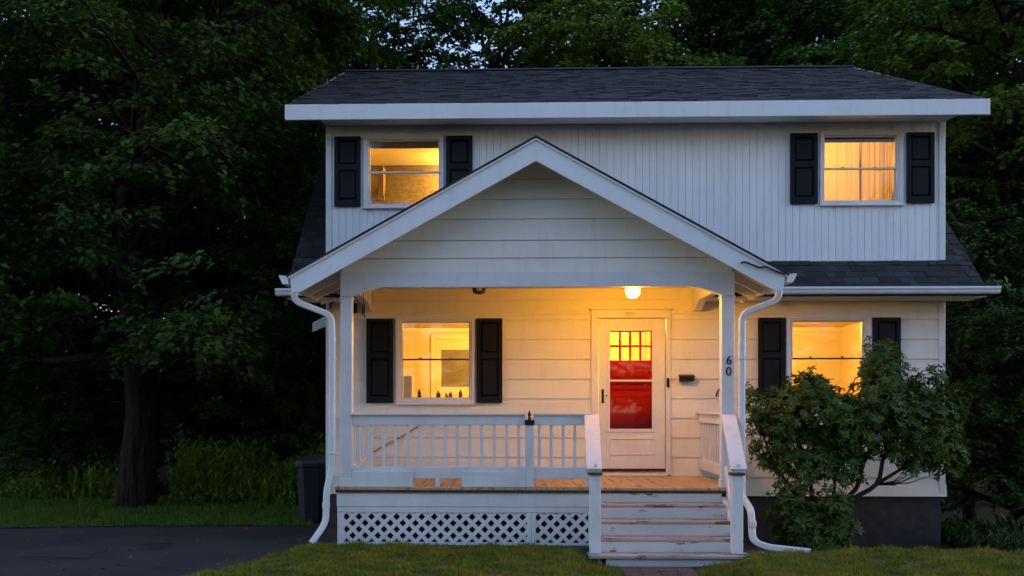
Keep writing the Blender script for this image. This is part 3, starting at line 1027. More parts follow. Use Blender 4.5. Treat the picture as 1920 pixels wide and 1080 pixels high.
# railings
def railing(p0, p1, axis_, nb, lower, name='railing'):
    """p0,p1 along x (front) or y (side)"""
    def bx(a, c, d0, d1, z0, z1):
        return (a, c, d0, d1, z0, z1) if axis_ == 'x' else (d0, d1, a, c, z0, z1)
    q = lower['q']
    r = MB()
    r.box(*bx(p0, p1, q - .035, q + .035, 1.428, 1.542))
    rail = r.build('railing', 'white', house, .004)
    MB().box(*bx(p0 - .01, p1 + .01, q - .075, q + .065, 1.545, 1.572)).build('rail_cap', 'trim', rail, .005)
    MB().box(*bx(p0, p1, q - .03, q + .03, .800, .935)).build('bottom_rail', 'white', rail, .004)
    for k in range(nb):
        t = p0 + (p1 - p0) * (k + .5) / nb
        e = random.uniform(-.004, .004)
        MB().box(*bx(t - .017 + e, t + .017 + e, q - .017, q + .017, .930, 1.430)).build('baluster', 'white', rail, .002)
    return rail
r1 = railing(-1.768, .268, 'x', 14, dict(q=PF + .05))
MB().box(-1.766, -1.045, PF - .006, PF + .016, .704, .885).build('lower_panel', 'white', r1, .003)
MB().box(-.478, .268, PF - .006, PF + .016, .704, .885).build('lower_panel', 'white', r1, .003)
MB().box(-.785, -.735, PF + .02, PF + .06, .704, .800).build('foot_block', 'white', r1, .003)
r2 = railing(.366, 1.06, 'x', 5, dict(q=PF + .05))
mp = MB().box(.268, .366, PF - .005, PF + .095, .704, 1.430).build('railing_post', 'white', house, .005)
MB().box(.262, .372, PF - .035, PF - .001, 1.430, 1.49).build('post_light', 'black', mp, .006)
MB().lathe([(.02, 1.49), (.012, 1.53), (.022, 1.55), (.012, 1.58), (.001, 1.60)], .315, PF - .015, 10).build('finial', 'black', mp)
MB().box(.985, 1.085, PF + .005, PF + .095, .704, 1.428).build('railing_post', 'white', house, .005)
r3 = railing(PF + .13, WY - .035, 'y', 12, dict(q=PX1 - .005))
r4 = railing(PF + .13, WY - .035, 'y', 12, dict(q=PX0 + .065))

# stairs
SX0, SX1 = 1.055, 2.555
nose = [(11.62, .530), (11.37, .368), (11.12, .205), (10.865, .058)]
st = empty('stairs', (1.8, 11.4, 0), house)
for x in (SX0 - .035, SX1 - .01, ):
    MB().prism([(11.90, .60), (11.90, -.04), (10.95, -.06), (10.95, .0), (11.15, .16), (11.40, .33), (11.65, .49)], 'x', x, x + .045).build('stringer', 'riser', st, .003)
prev = .672
for k, (y, z) in enumerate(nose):
    x0, x1 = (SX0 - .006, SX1 + .02) if k < 3 else (.925, 2.66)
    MB().box(x0 if k == 3 else SX0 + .011, x1 if k == 3 else SX1 - .011, y, y + .285, z - .036, z).build('tread', 'tread', st, .006)
    MB().box(SX0 + .011, SX1 - .011, y + .252, y + .270, z + .001, prev - .036 if k else .635).build('riser', 'riser', st, .002)
    prev = z
MB().box(SX0 + .05, SX1 - .05, 10.90, 10.92, -.12, .021).build('riser', 'riser', st, .002)

def newel(x0, x1):
    p = MB().box(x0, x1, 10.985, 11.095, .060, .945).build('newel_post', 'white', house, .005)
    MB().box(x0 - .02, x1 + .02, 10.965, 11.10, .905, .935).build('collar', 'deckedge', p, .004)
    xm = (x0 + x1) / 2
    MB().loft([[(xm - .038, 10.955, .945), (xm + .038, 10.955, .945), (xm + .038, 10.985, .95), (xm - .038, 10.985, .95)],
               [(xm - .012, 10.962, 1.03), (xm + .012, 10.962, 1.03), (xm + .012, 10.982, 1.03), (xm - .012, 10.982, 1.03)]]).build('finial', 'white', p)
    return p
def handrail(xa, xb, s):
    """xa: middle at the foot, xb: middle at the porch"""
    b = MB()
    A, B = Vector((xa, 10.945, .965)), Vector((xb, PF - .012, 1.538))
    b.sweep([A, A + (B - A) * .93, B], rsec(.168, .036, .12), up=(0, 0, 1))
    h = b.build('handrail', 'white', house)
    b = MB()
    b.sweep([A + Vector((0, .15, .03)), B - Vector((0, .001, .075))], rsec(.04, .10, .1), up=(0, 0, 1))
    b.build('lower_rail', 'white', h)
    b = MB()
    b.sweep([Vector((xa - s * .012, 11.09, .33)), Vector((xb - s * .03, PF - .014, .90))], rsec(.036, .13, .1), up=(0, 0, 1))
    b.build('lower_rail', 'white', h)
    for t in (.22, .41, .60, .79):
        q = A + (B - A) * t
        MB().box(q.x - .016 - s * .016, q.x + .016 - s * .016, q.y - .016, q.y + .016, q.z - .66, q.z - .06).build('baluster', 'white', h)
newel(.945, 1.060); newel(2.470, 2.585)
handrail(.985, 1.040, -1)
handrail(2.530, 2.628, 1)

# downspouts
DS_SEC = rsec(.072, .058, .2)
def downspout(pts, name='downspout'):
    b = MB(); b.smooth = False
    b.sweep(round_corners(pts, .09), DS_SEC)
    return b.build(name, 'fascia', house)
dl = downspout([(-2.392, 11.62, 3.02), (-2.392, 11.62, 2.86), (-1.978, 11.74, 2.70), (-1.978, 11.76, 2.30), (-1.985, 11.78, .92), (-2.045, 11.76, .66), (-2.05, 11.76, .30), (-2.20, 11.66, .07)])
MB().sweep([(-2.192, 11.665, .085), (-2.215, 11.65, .048)], rsec(.060, .046, .2)).build('outlet_shade', 'rubber', dl)  # dark plug at the mouth, stands in for the shade inside the pipe
dr = downspout([(3.135, 11.62, 3.03), (3.135, 11.62, 2.86), (2.765, 11.80, 2.72), (2.765, 11.82, 2.40), (2.765, 11.82, .62), (2.745, 11.30, .50), (2.745, 11.24, .17), (2.90, 11.22, .105), (3.36, 11.20, .058)])
for d_, pp in ((dl, [(-1.978, 11.757, 2.42), (-1.9835, 11.774, 1.30), (-2.049, 11.76, .50)]), (dr, [(2.765, 11.82, 2.36), (2.765, 11.82, 1.45), (2.745, 11.25, .36)])):
    for q in pp:
        MB().sweep([(q[0], q[1], q[2] - .03), (q[0], q[1], q[2] + .03)], rsec(.082, .068, .2)).build('joint', 'fascia', d_)
for z in (2.2, 1.1):
    MB().box(2.720, 2.810, 11.785, 11.86, z - .012, z + .012).build('strap', 'fascia', dr, .002)
    MB().box(-2.024, -1.934, 11.74, 11.82, z - .012, z + .012).build('strap', 'fascia', dl, .002)

# little hood over the side door, only its bargeboard shows past the corner
hood = MB().prism([(XL + .03, 3.02), (-2.73, 2.84), (-2.73, 2.80), (XL + .03, 2.96)], 'y', 14.6, 15.7).build('side_hood', 'shingle', house)
MB().prism([(XL + .04, 3.03), (-2.735, 2.85), (-2.735, 2.715), (XL + .04, 2.875)], 'y', 14.56, 14.598).build('bargeboard', 'fascia', hood, .003)
MB().sweep(smooth_path([(-2.36, WY - .035, 2.98), (-2.34, WY - .05, 3.06), (-2.22, WY - .06, 3.085), (-2.13, WY - .05, 3.05), (-2.12, WY - .035, 2.93)], 4), csec(.016, 6)).build('cable', 'rubber', house)
MB().box(-2.06, -1.99, WY - .06, WY - .02, 2.92, 3.05).build('meter_box', 'copper', house, .005)
MB().sweep([(-1.80, WY - .03, 1.01), (-1.45, WY - .035, 1.19), (-1.05, WY - .03, 1.43)], csec(.011, 6)).build('cable', 'blind', house)

# ------------------------------------------------------------------ rooms behind the windows
def room(x0, x1, y1, z0, z1):
    y0 = WY + .121
    b = MB()
    b.quad((x0, y0, z1), (x1, y0, z1), (x1, y1, z1), (x0, y1, z1))
    b.quad((x0, y1, z0), (x1, y1, z0), (x1, y1, z1), (x0, y1, z1))
    b.quad((x0, y0, z0), (x0, y1, z0), (x0, y1, z1), (x0, y0, z1))
    b.quad((x1, y0, z0), (x1, y1, z0), (x1, y1, z1), (x1, y0, z1))
    rm = b.build('room', 'room', house)
    MB().box(x0, x1, y0, y1, z0 - .03, z0).build('room_floor', 'roomfloor', rm)
    c = MB()
    c.box(x0 + .001, x1 - .001, y1 - .05, y1 - .001, z1 - .07, z1 - .001)
    c.box(x0 + .001, x1 - .001, y1 - .02, y1 - .001, z0, z0 + .12)
    c.build('room_trim', 'roomtrim', rm, .004)
    return rm
rooms = [room(-2.25, 1.06, 17.6, .71, 3.0), room(1.10, 2.40, 17.2, .71, 3.0), room(2.44, 5.80, 17.6, .71, 3.0),
         room(-2.25, 1.60, 16.9, 3.45, 5.43), room(2.6, 5.80, 16.3, 3.45, 5.43)]
GLOW = glow_mat('room_lamp_glow', (1.0, 0.51, 0.08), 265 * LAMP)
GLOWH = glow_mat('hall_lamp_glow', (1.0, 0.58, 0.09), 290 * LAMP)
GLOWU = glow_mat('bedroom_lamp_glow', (1.0, 0.50, 0.08), 230 * LAMP)
GLOWV = glow_mat('left_bedroom_lamp_glow', (1.0, 0.52, 0.09), 640 * LAMP)
for (x, y, z), lab, g in (((-.35, 15.9, 3.0), 'glowing ceiling lamp in the room behind the porch window', GLOW),
                          ((1.75, 15.7, 3.0), 'glowing ceiling lamp in the hall behind the red door', GLOWH),
                          ((4.15, 15.9, 3.0), 'glowing ceiling lamp in the room behind the shrub window', GLOW),
                          ((-.4, 15.5, 5.43), 'glowing ceiling lamp in the bedroom over the porch window', GLOWV),
                          ((4.2, 15.2, 5.43), 'glowing ceiling lamp in the bedroom over the shrub window', GLOWU)):
    t = empty('ceiling_lamp', (x, y, z))
    tag(t, lab, 'lamp', 'ceiling lamps inside the house')
    MB().lathe([(.07, z), (.07, z - .025), (.03, z - .035)], x, y, 14).build('base', 'copper', t)
    k = MB(); k.smooth = True
    k.lathe([(.03, z - .036), (.07, z - .05), (.09, z - .085), (.085, z - .12), (.05, z - .155), (.01, z - .165)], x, y, 16).build('globe', g, t)

# inner door seen through the porch window
b = MB()
for q in ((-1.24, -1.15, .711, 2.89), (-.35, -.26, .711, 2.89), (-1.15, -.35, 2.80, 2.89)):
    b.box(q[0], q[1], 17.55, 17.598, q[2], q[3])
dcs = b.build('inner_door', 'roomtrim', rooms[0], .006)
del dcs
b = MB()
for q in ((-1.149, -1.06, .711, 2.799), (-.44, -.351, .711, 2.799), (-1.06, -.44, .711, 1.98), (-1.06, -.44, 2.62, 2.799)):
    b.box(q[0], q[1], 17.57, 17.597, q[2], q[3])
b.build('inner_door_leaf', 'roomtrim', rooms[0], .004)
MB().box(-1.06, -.44, 17.585, 17.596, 1.98, 2.62).build('inner_door_light', 'appliance', rooms[0])
MB().box(-1.42, -.41, WY + .122, WY + .36, 1.735, 1.762).build('window_shelf', 'roomtrim', rooms[0], .004)
zs = 1.762
t = MB().box(-1.375, -1.265, 14.10, 14.24, zs, zs + .31).build('carton', 'shade', None, .006)
tag(t, 'tall brown carton at the left end of the porch window shelf', 'carton')
def bottle(x, h, r, label, mat='bottle'):
    k = MB(); k.smooth = True
    k.lathe([(r * .95, zs), (r, zs + .01), (r, zs + h * .62), (r * .45, zs + h * .78), (r * .4, zs + h), (r * .1, zs + h)], x, 14.16, 12)
    o = k.build('bottle', mat)
    tag(o, label, 'bottle', 'small things on the porch window shelf')
bottle(-1.16, .125, .026, 'small dark bottle beside the brown carton on the window shelf')
bottle(-.895, .105, .03, 'squat dark bottle in the middle of the window shelf')
bottle(-.78, .07, .02, 'tiny amber bottle, left of two near the shelf middle', 'shade')
bottle(-.725, .085, .026, 'small amber bottle, right of two near the shelf middle', 'shade')
bottle(-.585, .12, .026, 'dark straight bottle at the right end of the window shelf')
# upper rooms
MB().box(-1.86, -.83, WY + .075, WY + .10, 5.205, 5.30).build('blind', 'blind', WINS[2])
MB().box(4.35, 5.34, WY + .075, WY + .10, 5.245, 5.31).build('blind', 'brown', WINS[3])
t = empty('narrow_cabinet', (-1.82, 15.2, 3.45))
tag(t, 'tall narrow wooden cabinet in the bedroom over the porch', 'cabinet')
MB().box(-1.865, -1.775, 15.15, 15.40, 3.45, 5.24).build('body', 'brown', t, .005)
MB().box(-1.880, -1.760, 15.13, 15.40, 3.452, 4.80).build('door', 'brown', t, .005)
def cloth_mat():
    m, nt, b = new_mat('sheer_curtain')
    b.inputs['Base Color'].default_value = (0.75, 0.60, 0.40, 1)
    b.inputs['Roughness'].default_value = 0.9
    tr = nt.nodes.new('ShaderNodeBsdfTranslucent'); tr.inputs[0].default_value = (0.80, 0.66, 0.45, 1)
    mx = nt.nodes.new('ShaderNodeMixShader'); mx.inputs[0].default_value = 0.55
    nt.links.new(b.outputs[0], mx.inputs[1]); nt.links.new(tr.outputs[0], mx.inputs[2])
    nt.links.new(mx.outputs[0], nt.nodes['Material Output'].inputs[0])
    return m
M['curtain'] = cloth_mat()
def curtain(x0, x1, z0, z1, y, win, ph):
    b = MB(); b.smooth = True
    n = 40
    for i in range(n + 1):
        x = x0 + (x1 - x0) * i / n
        d = .006 * math.sin(i * .55 + ph) + .003 * math.sin(i * 1.3 + ph)
        b.v += [(x, y + d, z0), (x, y + d * .8, z1)]
    b.f = [(2 * i, 2 * i + 2, 2 * i + 3, 2 * i + 1) for i in range(n)]
    b.build('curtain', 'curtain', win)
curtain(4.36, 4.885, 4.36, 5.33, WY + .155, WINS[3], 0)
curtain(4.915, 5.20, 4.36, 5.33, WY + .155, WINS[3], 2)
curtain(5.215, 5.34, 4.36, 5.33, WY + .165, WINS[3], 1)
t = empty('wardrobe', (4.6, 16.0, 3.45))
tag(t, 'pale wooden wardrobe in the bedroom at the right of the house', 'wardrobe')
MB().box(3.75, 5.25, 16.0, 16.28, 3.45, 5.36).build('body', 'cupboard', t, .005)
for x in (3.77, 4.51):
    MB().box(x, x + .72, 15.975, 15.999, 3.50, 5.32).build('door', 'cupboard', t, .006)
    MB().box(x + .33, x + .39, 15.955, 15.974, 4.3, 4.42).build('handle', 'copper', t, .004)
MB().box(5.30, 5.42, 16.22, 16.29, 3.46, 5.40).build('room_pipe', 'roomtrim', rooms[4])

# ------------------------------------------------------------------ things on the porch
t = empty('porch_light', (1.565, 12.25, 3.25))
tag(t, 'round glowing porch ceiling light in front of the door', 'lamp')
cx, cy = 1.565, 12.25
MB().lathe([(.075, 3.251), (.075, 3.225), (.03, 3.215), (.022, 3.13), (.055, 3.12), (.055, 3.105)], cx, cy, 16).build('base', 'copper', t)
PORCHGLOW = glow_mat('porch_globe_glow', (1.0, 0.40, 0.015), 88 * LAMP)
k = MB(); k.smooth = True
k.lathe([(.045, 3.104), (.068, 3.09), (.086, 3.052), (.084, 3.012), (.064, 2.972), (.034, 2.952), (.005, 2.947)], cx, cy, 18).build('globe', PORCHGLOW, t)

t = empty('hanging_lantern', (-.285, 12.4, 3.25))
tag(t, 'small unlit dark lantern under the porch ceiling left of the door', 'lantern')
MB().lathe([(.05, 3.251), (.05, 3.235), (.012, 3.225), (.012, 3.17), (.085, 3.16), (.09, 3.145)], -.285, 12.4, 6).build('top', 'copper', t)
MB().lathe([(.075, 3.052), (.075, 3.03), (.05, 3.02)], -.285, 12.4, 6).build('bottom', 'copper', t)
MB().lathe([(.082, 3.144), (.066, 3.053)], -.285, 12.4, 6).build('glass', 'glass', t)
for j in range(6):
    a = 2 * PI * j / 6
    MB().sweep([(-.285 + .086 * math.cos(a), 12.4 + .086 * math.sin(a), 3.146), (-.285 + .071 * math.cos(a), 12.4 + .071 * math.sin(a), 3.05)], csec(.006, 5)).build('bar', 'copper', t)
MB().lathe([(.018, 3.053), (.02, 3.09), (.008, 3.12)], -.285, 12.4, 8).build('bulb', 'trim', t)

t = empty('mailbox', (2.49, WY - .03, 1.99))
tag(t, 'small black wall mailbox at the right of the door', 'mailbox')
MB().prism([(WY - .026, 1.985), (WY - .115, 1.985), (WY - .125, 2.05), (WY - .026, 2.078)], 'x', 2.395, 2.590).build('body', 'black', t, .005)
MB().prism([(WY - .027, 2.080), (WY - .135, 2.053), (WY - .135, 2.041), (WY - .127, 2.051), (WY - .027, 2.072)], 'x', 2.388, 2.597).build('lid', 'black', t, .002)

t = empty('wall_ornament', (2.98, WY - .02, 1.80))
tag(t, 'curled dark iron ornament on the wall beside the numbered post', 'ornament')
MB().sweep(smooth_path([(2.90, WY - .03, 1.78), (2.915, WY - .035, 1.84), (2.965, WY - .035, 1.905), (2.985, WY - .035, 1.86), (3.0, WY - .035, 1.80), (3.05, WY - .03, 1.82)], 4), csec(.010, 6)).build('scroll', 'copper', t)
MB().sweep(smooth_path([(2.94, WY - .03, 1.725), (2.975, WY - .035, 1.69), (3.02, WY - .035, 1.70), (3.05, WY - .03, 1.74)], 4), csec(.011, 6)).build('scroll', 'copper', t)

t = empty('wind_chime', (-1.655, 12.1, 2.94))
tag(t, 'small dark wind chime hanging by the left porch post', 'wind chime')
MB().sweep([(-1.655, 12.05, 3.05), (-1.655, 12.05, 2.86)], csec(.004, 5)).build('cord', 'rubber', t)
MB().lathe([(.02, 2.87), (.024, 2.85), (.012, 2.845)], -1.655, 12.05, 10).build('disc', 'copper', t)
for j in range(4):
    a = 2 * PI * j / 4 + .4
    MB().sweep([(-1.655 + .017 * math.cos(a), 12.05 + .017 * math.sin(a), 2.846), (-1.655 + .017 * math.cos(a), 12.05 + .017 * math.sin(a), 2.70 + .02 * j)], csec(.006, 6)).build('tube', 'copper', t)

# ------------------------------------------------------------------ wheeled bin by the house corner
t = empty('trash_bin', (-2.66, 14.25, 0))
tag(t, 'dark plastic wheeled bin with domed lid by the house corner', 'bin')
def rr(cx, cy, w, d, z, c=.25):
    return [(cx + u, cy + v, z) for u, v in rsec(w, d, c)]
b = MB()
b.loft([rr(-2.655, 14.28, .385, .42, .03), rr(-2.655, 14.27, .41, .46, .5), rr(-2.655, 14.26, .425, .50, .80), rr(-2.655, 14.26, .445, .52, .805), rr(-2.655, 14.26, .445, .52, .845)])
b.build('body', 'bin', t, .006)
b = MB()
b.loft([rr(-2.655, 14.26, .455, .535, .847), rr(-2.655, 14.26, .46, .54, .872), rr(-2.655, 14.27, .42, .49, .905), rr(-2.655, 14.28, .30, .36, .935), rr(-2.655, 14.28, .14, .18, .945)])
b.build('lid', 'binlid', t, .004)
MB().sweep([(-2.85, 14.53, .86), (-2.85, 14.58, .86), (-2.46, 14.58, .86), (-2.46, 14.53, .86)], csec(.014, 8), up=(0, 0, 1)).build('handle', 'bin', t)
wh = MB(); wh.lathe([(.03, -.025), (.095, -.02), (.10, 0), (.095, .02), (.03, .025)], 0, 0, 16)
wm = wh.mesh('wheel', 'rubber')
for x in (-2.845, -2.465):
    o = link('wheel', wm, t, (x, 14.46, .10)); o.rotation_euler.y = PI / 2
MB().sweep([(-2.845, 14.46, .10), (-2.465, 14.46, .10)], csec(.012, 6), up=(0, 0, 1)).build('axle', 'black', t)

# overhead line from the street
t = empty('overhead_wire', (8.0, 10.4, 5.3))
tag(t, 'black overhead utility wire crossing the upper right corner', 'wire')
pts = []
for i in range(33):
    s = i / 32
    x = -12 + 34 * s
    pts.append((x, 10.4 + (x - 5) * .05, 5.86 - .095 * (x - 4.0) + .0016 * (x - 4.0) ** 2))
MB().sweep(pts, csec(.013, 6), up=(0, 0, 1)).build('strand', 'rubber', t)
MB().sweep([(p[0], p[1] + .01, p[2] + .075 - .004 * abs(p[0] - 8)) for p in pts], csec(.008, 6), up=(0, 0, 1)).build('strand', 'rubber', t)

# ------------------------------------------------------------------ vegetation
def leaves(C, D, N, L, W, fold=.12):
    """C centres, D in-plane axes, N normals -> vertices and triangles of pointed leaves"""
    n = len(C)
    D = D - N * np.sum(D * N, 1, keepdims=True)
    D /= np.linalg.norm(D, axis=1, keepdims=True) + 1e-9
    S = np.cross(N, D)
    L = L[:, None]; W = W[:, None]
    V = np.zeros((n, 4, 3))
    V[:, 0] = C - D * L * .5
    V[:, 1] = C + S * W * .5 - D * L * .08 + N * W * fold
    V[:, 2] = C + D * L * .5 - N * L * .10
    V[:, 3] = C - S * W * .5 - D * L * .08 + N * W * fold
    T = np.array([[0, 2, 1], [0, 3, 2]])
    F = (np.arange(n)[:, None, None] * 4 + T[None]).reshape(-1, 3)
    return V.reshape(-1, 3), F

def unit(v): return v / (np.linalg.norm(v, axis=-1, keepdims=True) + 1e-9)

def spray_leaves(tips, dirs, per, length, width, leaf, r):
    """flat drooping sprays of leaves; tips: spray roots, dirs: outward directions"""
    n = len(tips)
    m = n * per
    root = np.repeat(tips, per, 0); d = np.repeat(dirs, per, 0)
    ln = np.repeat(r.uniform(.6, 1.3, n) * length, per)
    s = r.uniform(0, 1, m) ** .8
    side = unit(np.cross(d, np.array([0, 0, 1.0])))
    taper = np.sin(np.clip(s * 1.02 + .12, 0, 1) * PI) ** .6
    lat = r.normal(0, .38, m) * width * taper
    vert = r.normal(0, .05, m) * length
    droop = np.repeat(r.uniform(.15, .6, n), per) * s ** 2 * ln + .25 * np.abs(lat)
    C = root + d * (s * ln)[:, None] + side * lat[:, None]
    C[:, 2] += vert - droop
    ax = unit(d + side * (np.sign(lat) * r.uniform(.2, 1.2, m))[:, None] + r.normal(0, .3, (m, 3)))
    nrm = unit(np.stack([r.normal(0, .42, m), r.normal(0, .42, m), np.ones(m)], 1) + d * .25)
    Ls = r.uniform(.7, 1.25, m) * leaf
    return leaves(C, ax, nrm, Ls, Ls * r.uniform(.5, .72, m))

def skeleton(r, H, z0, Rc, nl, nb, shape):
    """trunk path, limb paths, spray roots and directions of a broad tree, base at the origin"""
    lean = r.normal(0, .02 * H, 2)
    trunk = [np.array([lean[0] * t ** 1.5, lean[1] * t ** 1.5, H * .93 * t]) for t in np.linspace(0, 1, 9)]
    for k in range(1, 8): trunk[k][:2] += r.normal(0, .012 * H, 2)
    limbs, roots, dirs = [], [], []
    for i in range(nl):
        t = (i + r.uniform(0, 1)) / nl
        z = z0 + (H * .9 - z0) * t
        f = z / (H * .93)
        k = min(int(f * 8), 7); u = f * 8 - k
        p0 = trunk[k] * (1 - u) + trunk[k + 1] * u
        az = i * 2.399 + r.normal(0, .3)
        ln = Rc * shape(t) * r.uniform(.8, 1.15)
        el = r.uniform(.05, .35) + .55 * t
        d = np.array([math.cos(az) * math.cos(el), math.sin(az) * math.cos(el), math.sin(el)])
        pts = [p0]
        for q in range(1, 6):
            pts.append(p0 + d * ln * q / 5 + np.array([0, 0, -.10 * ln * (q / 5) ** 2]) + r.normal(0, .03 * ln, 3))
        limbs.append((pts, .055 * (1 - t * .6)))
        for q in range(nb):
            s = .25 + .75 * (q + r.uniform(0, 1)) / nb
            k2 = min(int(s * 5), 4); u2 = s * 5 - k2
            b0 = pts[k2] * (1 - u2) + pts[k2 + 1] * u2
            a2 = az + r.choice([-1, 1]) * r.uniform(.3, 1.3)
            bl = ln * r.uniform(.22, .48)
            e2 = r.uniform(-.25, .6)
            d2 = np.array([math.cos(a2) * math.cos(e2), math.sin(a2) * math.cos(e2), math.sin(e2)])
            b1 = b0 + d2 * bl
            limbs.append(([b0, (b0 + b1) / 2 + r.normal(0, .05, 3), b1], .016))
            for w in range(3):
                v = r.uniform(.25, 1.0)
                roots.append(b0 + (b1 - b0) * v)
                a3 = a2 + r.normal(0, .7); e3 = r.uniform(-.3, .35)
                dirs.append([math.cos(a3) * math.cos(e3), math.sin(a3) * math.cos(e3), math.sin(e3)])
    return trunk, limbs, np.array(roots), np.array(dirs)

def wood_mesh(name, trunk, limbs, r0, flare=1.35):
    b = MB(); b.smooth = True
    n = len(trunk)
    t0 = [trunk[0] + np.array([0, 0, -.3])] + trunk
    sc = [r0 * flare * 1.15] + [r0 * (flare if k == 0 else 1.0) * (1 - .85 * k / (n - 1)) for k in range(n)]
    b.sweep([tuple(p) for p in t0], csec(1, 10), sc, up=(0, 1, .01))
    for pts, w in limbs:
        m = len(pts)
        b.sweep([tuple(p) for p in pts], csec(1, 5), [w * (1 - .75 * k / (m - 1)) * 1.8 for k in range(m)], up=(.01, .02, 1))
    return b.mesh(name, 'bark')

round_shape = lambda t: (1 - (2 * max(t - .25, 0) / 1.5) ** 2) ** .5 * (.75 + .25 * min(1, t / .25))
tall_shape = lambda t: .55 + .45 * math.sin(PI * min(1, t * .9 + .12))
KINDS = {}
def tree_kind(key, seed, H, z0, Rc, nl, nb, per, leaf, length, width, r0, shape):
    r = np.random.default_rng(seed)
    trunk, limbs, roots, dirs = skeleton(r, H, z0, Rc, nl, nb, shape)
    V, F = spray_leaves(roots, dirs, per, length, width, leaf, r)
    KINDS[key] = (wood_mesh('trunk', trunk, limbs, r0), V, F)
tree_kind('big', 3, 13.0, 2.0, 4.6, 52, 12, 74, .125, 1.0, .55, .26, round_shape)
tree_kind('maple', 5, 14.0, 3.2, 3.6, 36, 9, 56, .15, 1.0, .6, .20, round_shape)
tree_kind('tall', 8, 17.0, 5.0, 3.2, 36, 8, 46, .17, 1.0, .6, .20, tall_shape)
tree_kind('bushy', 13, 6.0, .5, 2.4, 30, 8, 52, .12, .7, .45, .09, round_shape)
LEAFMESH, WOODMESH = {}, {}
def plant_tree(key, x, y, s, rz, mat, label, group, name='tree', zoff=0, sz=1.0, cat='tree'):
    wood, V, F = KINDS[key]
    z = gz(x, y) + zoff
    t = empty(name, (x, y, z))
    tag(t, label, cat, group)
    near = -9 < x < 13 and 10 < y < 30
    ck = (key, mat, label if near else '')
    if ck not in LEAFMESH:
        Fk = F
        if near:
            ca, sa = math.cos(rz), math.sin(rz)
            Wp = np.stack([x + s * (V[:, 0] * ca - V[:, 1] * sa), y + s * (V[:, 0] * sa + V[:, 1] * ca), z + s * sz * V[:, 2]], 1)
            Fk = F[clear_of_house(Wp)[F[:, 0]]]
        o = raw_mesh('crown', V, Fk, mat)
        LEAFMESH[ck] = o.data
        bpy.data.objects.remove(o)
        wm = wood
        if near:
            wm = wood.copy()
            bm = bmesh.new(); bm.from_mesh(wm)
            mt = Matrix.Translation((x, y, z)) @ Matrix.Rotation(rz, 4, 'Z') @ Matrix.Diagonal((s, s, s * sz, 1))
            P = np.array([mt @ v.co for v in bm.verts])
            keep = clear_of_house(P)
            bmesh.ops.delete(bm, geom=[v for v, k in zip(bm.verts, keep) if not k], context='VERTS')
            bm.to_mesh(wm); bm.free()
        WOODMESH[ck] = wm
    for nm, me in (('trunk', WOODMESH[ck]), ('crown', LEAFMESH[ck])):
        o = bpy.data.objects.new(nm, me)
        col.objects.link(o)
        o.parent = t
    t.scale = (s, s, s * sz)
    t.rotation_euler.z = rz
    return t
def clear_of_house(W):
    """keep-mask for points outside the house with half a metre to spare"""
    x, y, z = W.T
    return ~((x > -3.4) & (x < 6.9) & (y > 9.0) & (y < 24.2) & (z < 8.6))

G1 = 'trees around the house'
plant_tree('big', -5.95, 16.3, 1.0, .4, 'leaf_dark', 'large dark tree with thick trunk on the grass beyond the driveway', G1)
plant_tree('maple', -11.2, 18.6, 1.0, 1.9, 'leaf_dark', 'dark tree at the far left edge behind the driveway', G1)
plant_tree('maple', -8.6, 23.5, 1.05, 3.3, 'leaf_dark', 'dark tree standing between the big trunk and the left edge', G1)
plant_tree('maple', -4.7, 21.3, .86, .9, 'leaf_mid', 'green tree showing just left of the upper roof end', G1)
plant_tree('tall', -3.9, 29.5, .95, .2, 'leaf_dark', 'tall thin tree with sky showing through, above the left roof end', G1)
plant_tree('tall', -.4, 31.0, .95, 2.2, 'leaf_dark', 'tall thin tree with sky gaps above the porch gable', G1)
plant_tree('maple', 2.9, 26.5, .92, 4.4, 'leaf_light', 'bright green tree behind the middle of the roof ridge', G1)
plant_tree('maple', 5.0, 28.0, .80, 2.6, 'leaf_mid', 'lower green tree right of the bright one behind the ridge', G1)
plant_tree('tall', 6.9, 31.5, .98, 3.7, 'leaf_dark', 'dark tall tree behind the right part of the ridge', G1)
plant_tree('tall', 9.9, 30.0, 1.0, 5.1, 'leaf_dark', 'dark tall tree above the right end of the ridge', G1)
plant_tree('maple', 10.6, 21.5, 1.0, .7, 'leaf_mid', 'green tree with hanging boughs at the upper right corner', G1)
plant_tree('maple', 8.9, 24.5, .84, 5.5, 'leaf_mid', 'green tree just right of the upper roof end', G1)
plant_tree('big', 14.5, 24.0, .9, 2.0, 'leaf_dark', 'dark tree beyond the right edge boughs', G1)
plant_tree('big', -15.5, 26.0, .9, 3.0, 'leaf_dark', 'dark tree deep in the wood at the left edge', G1)
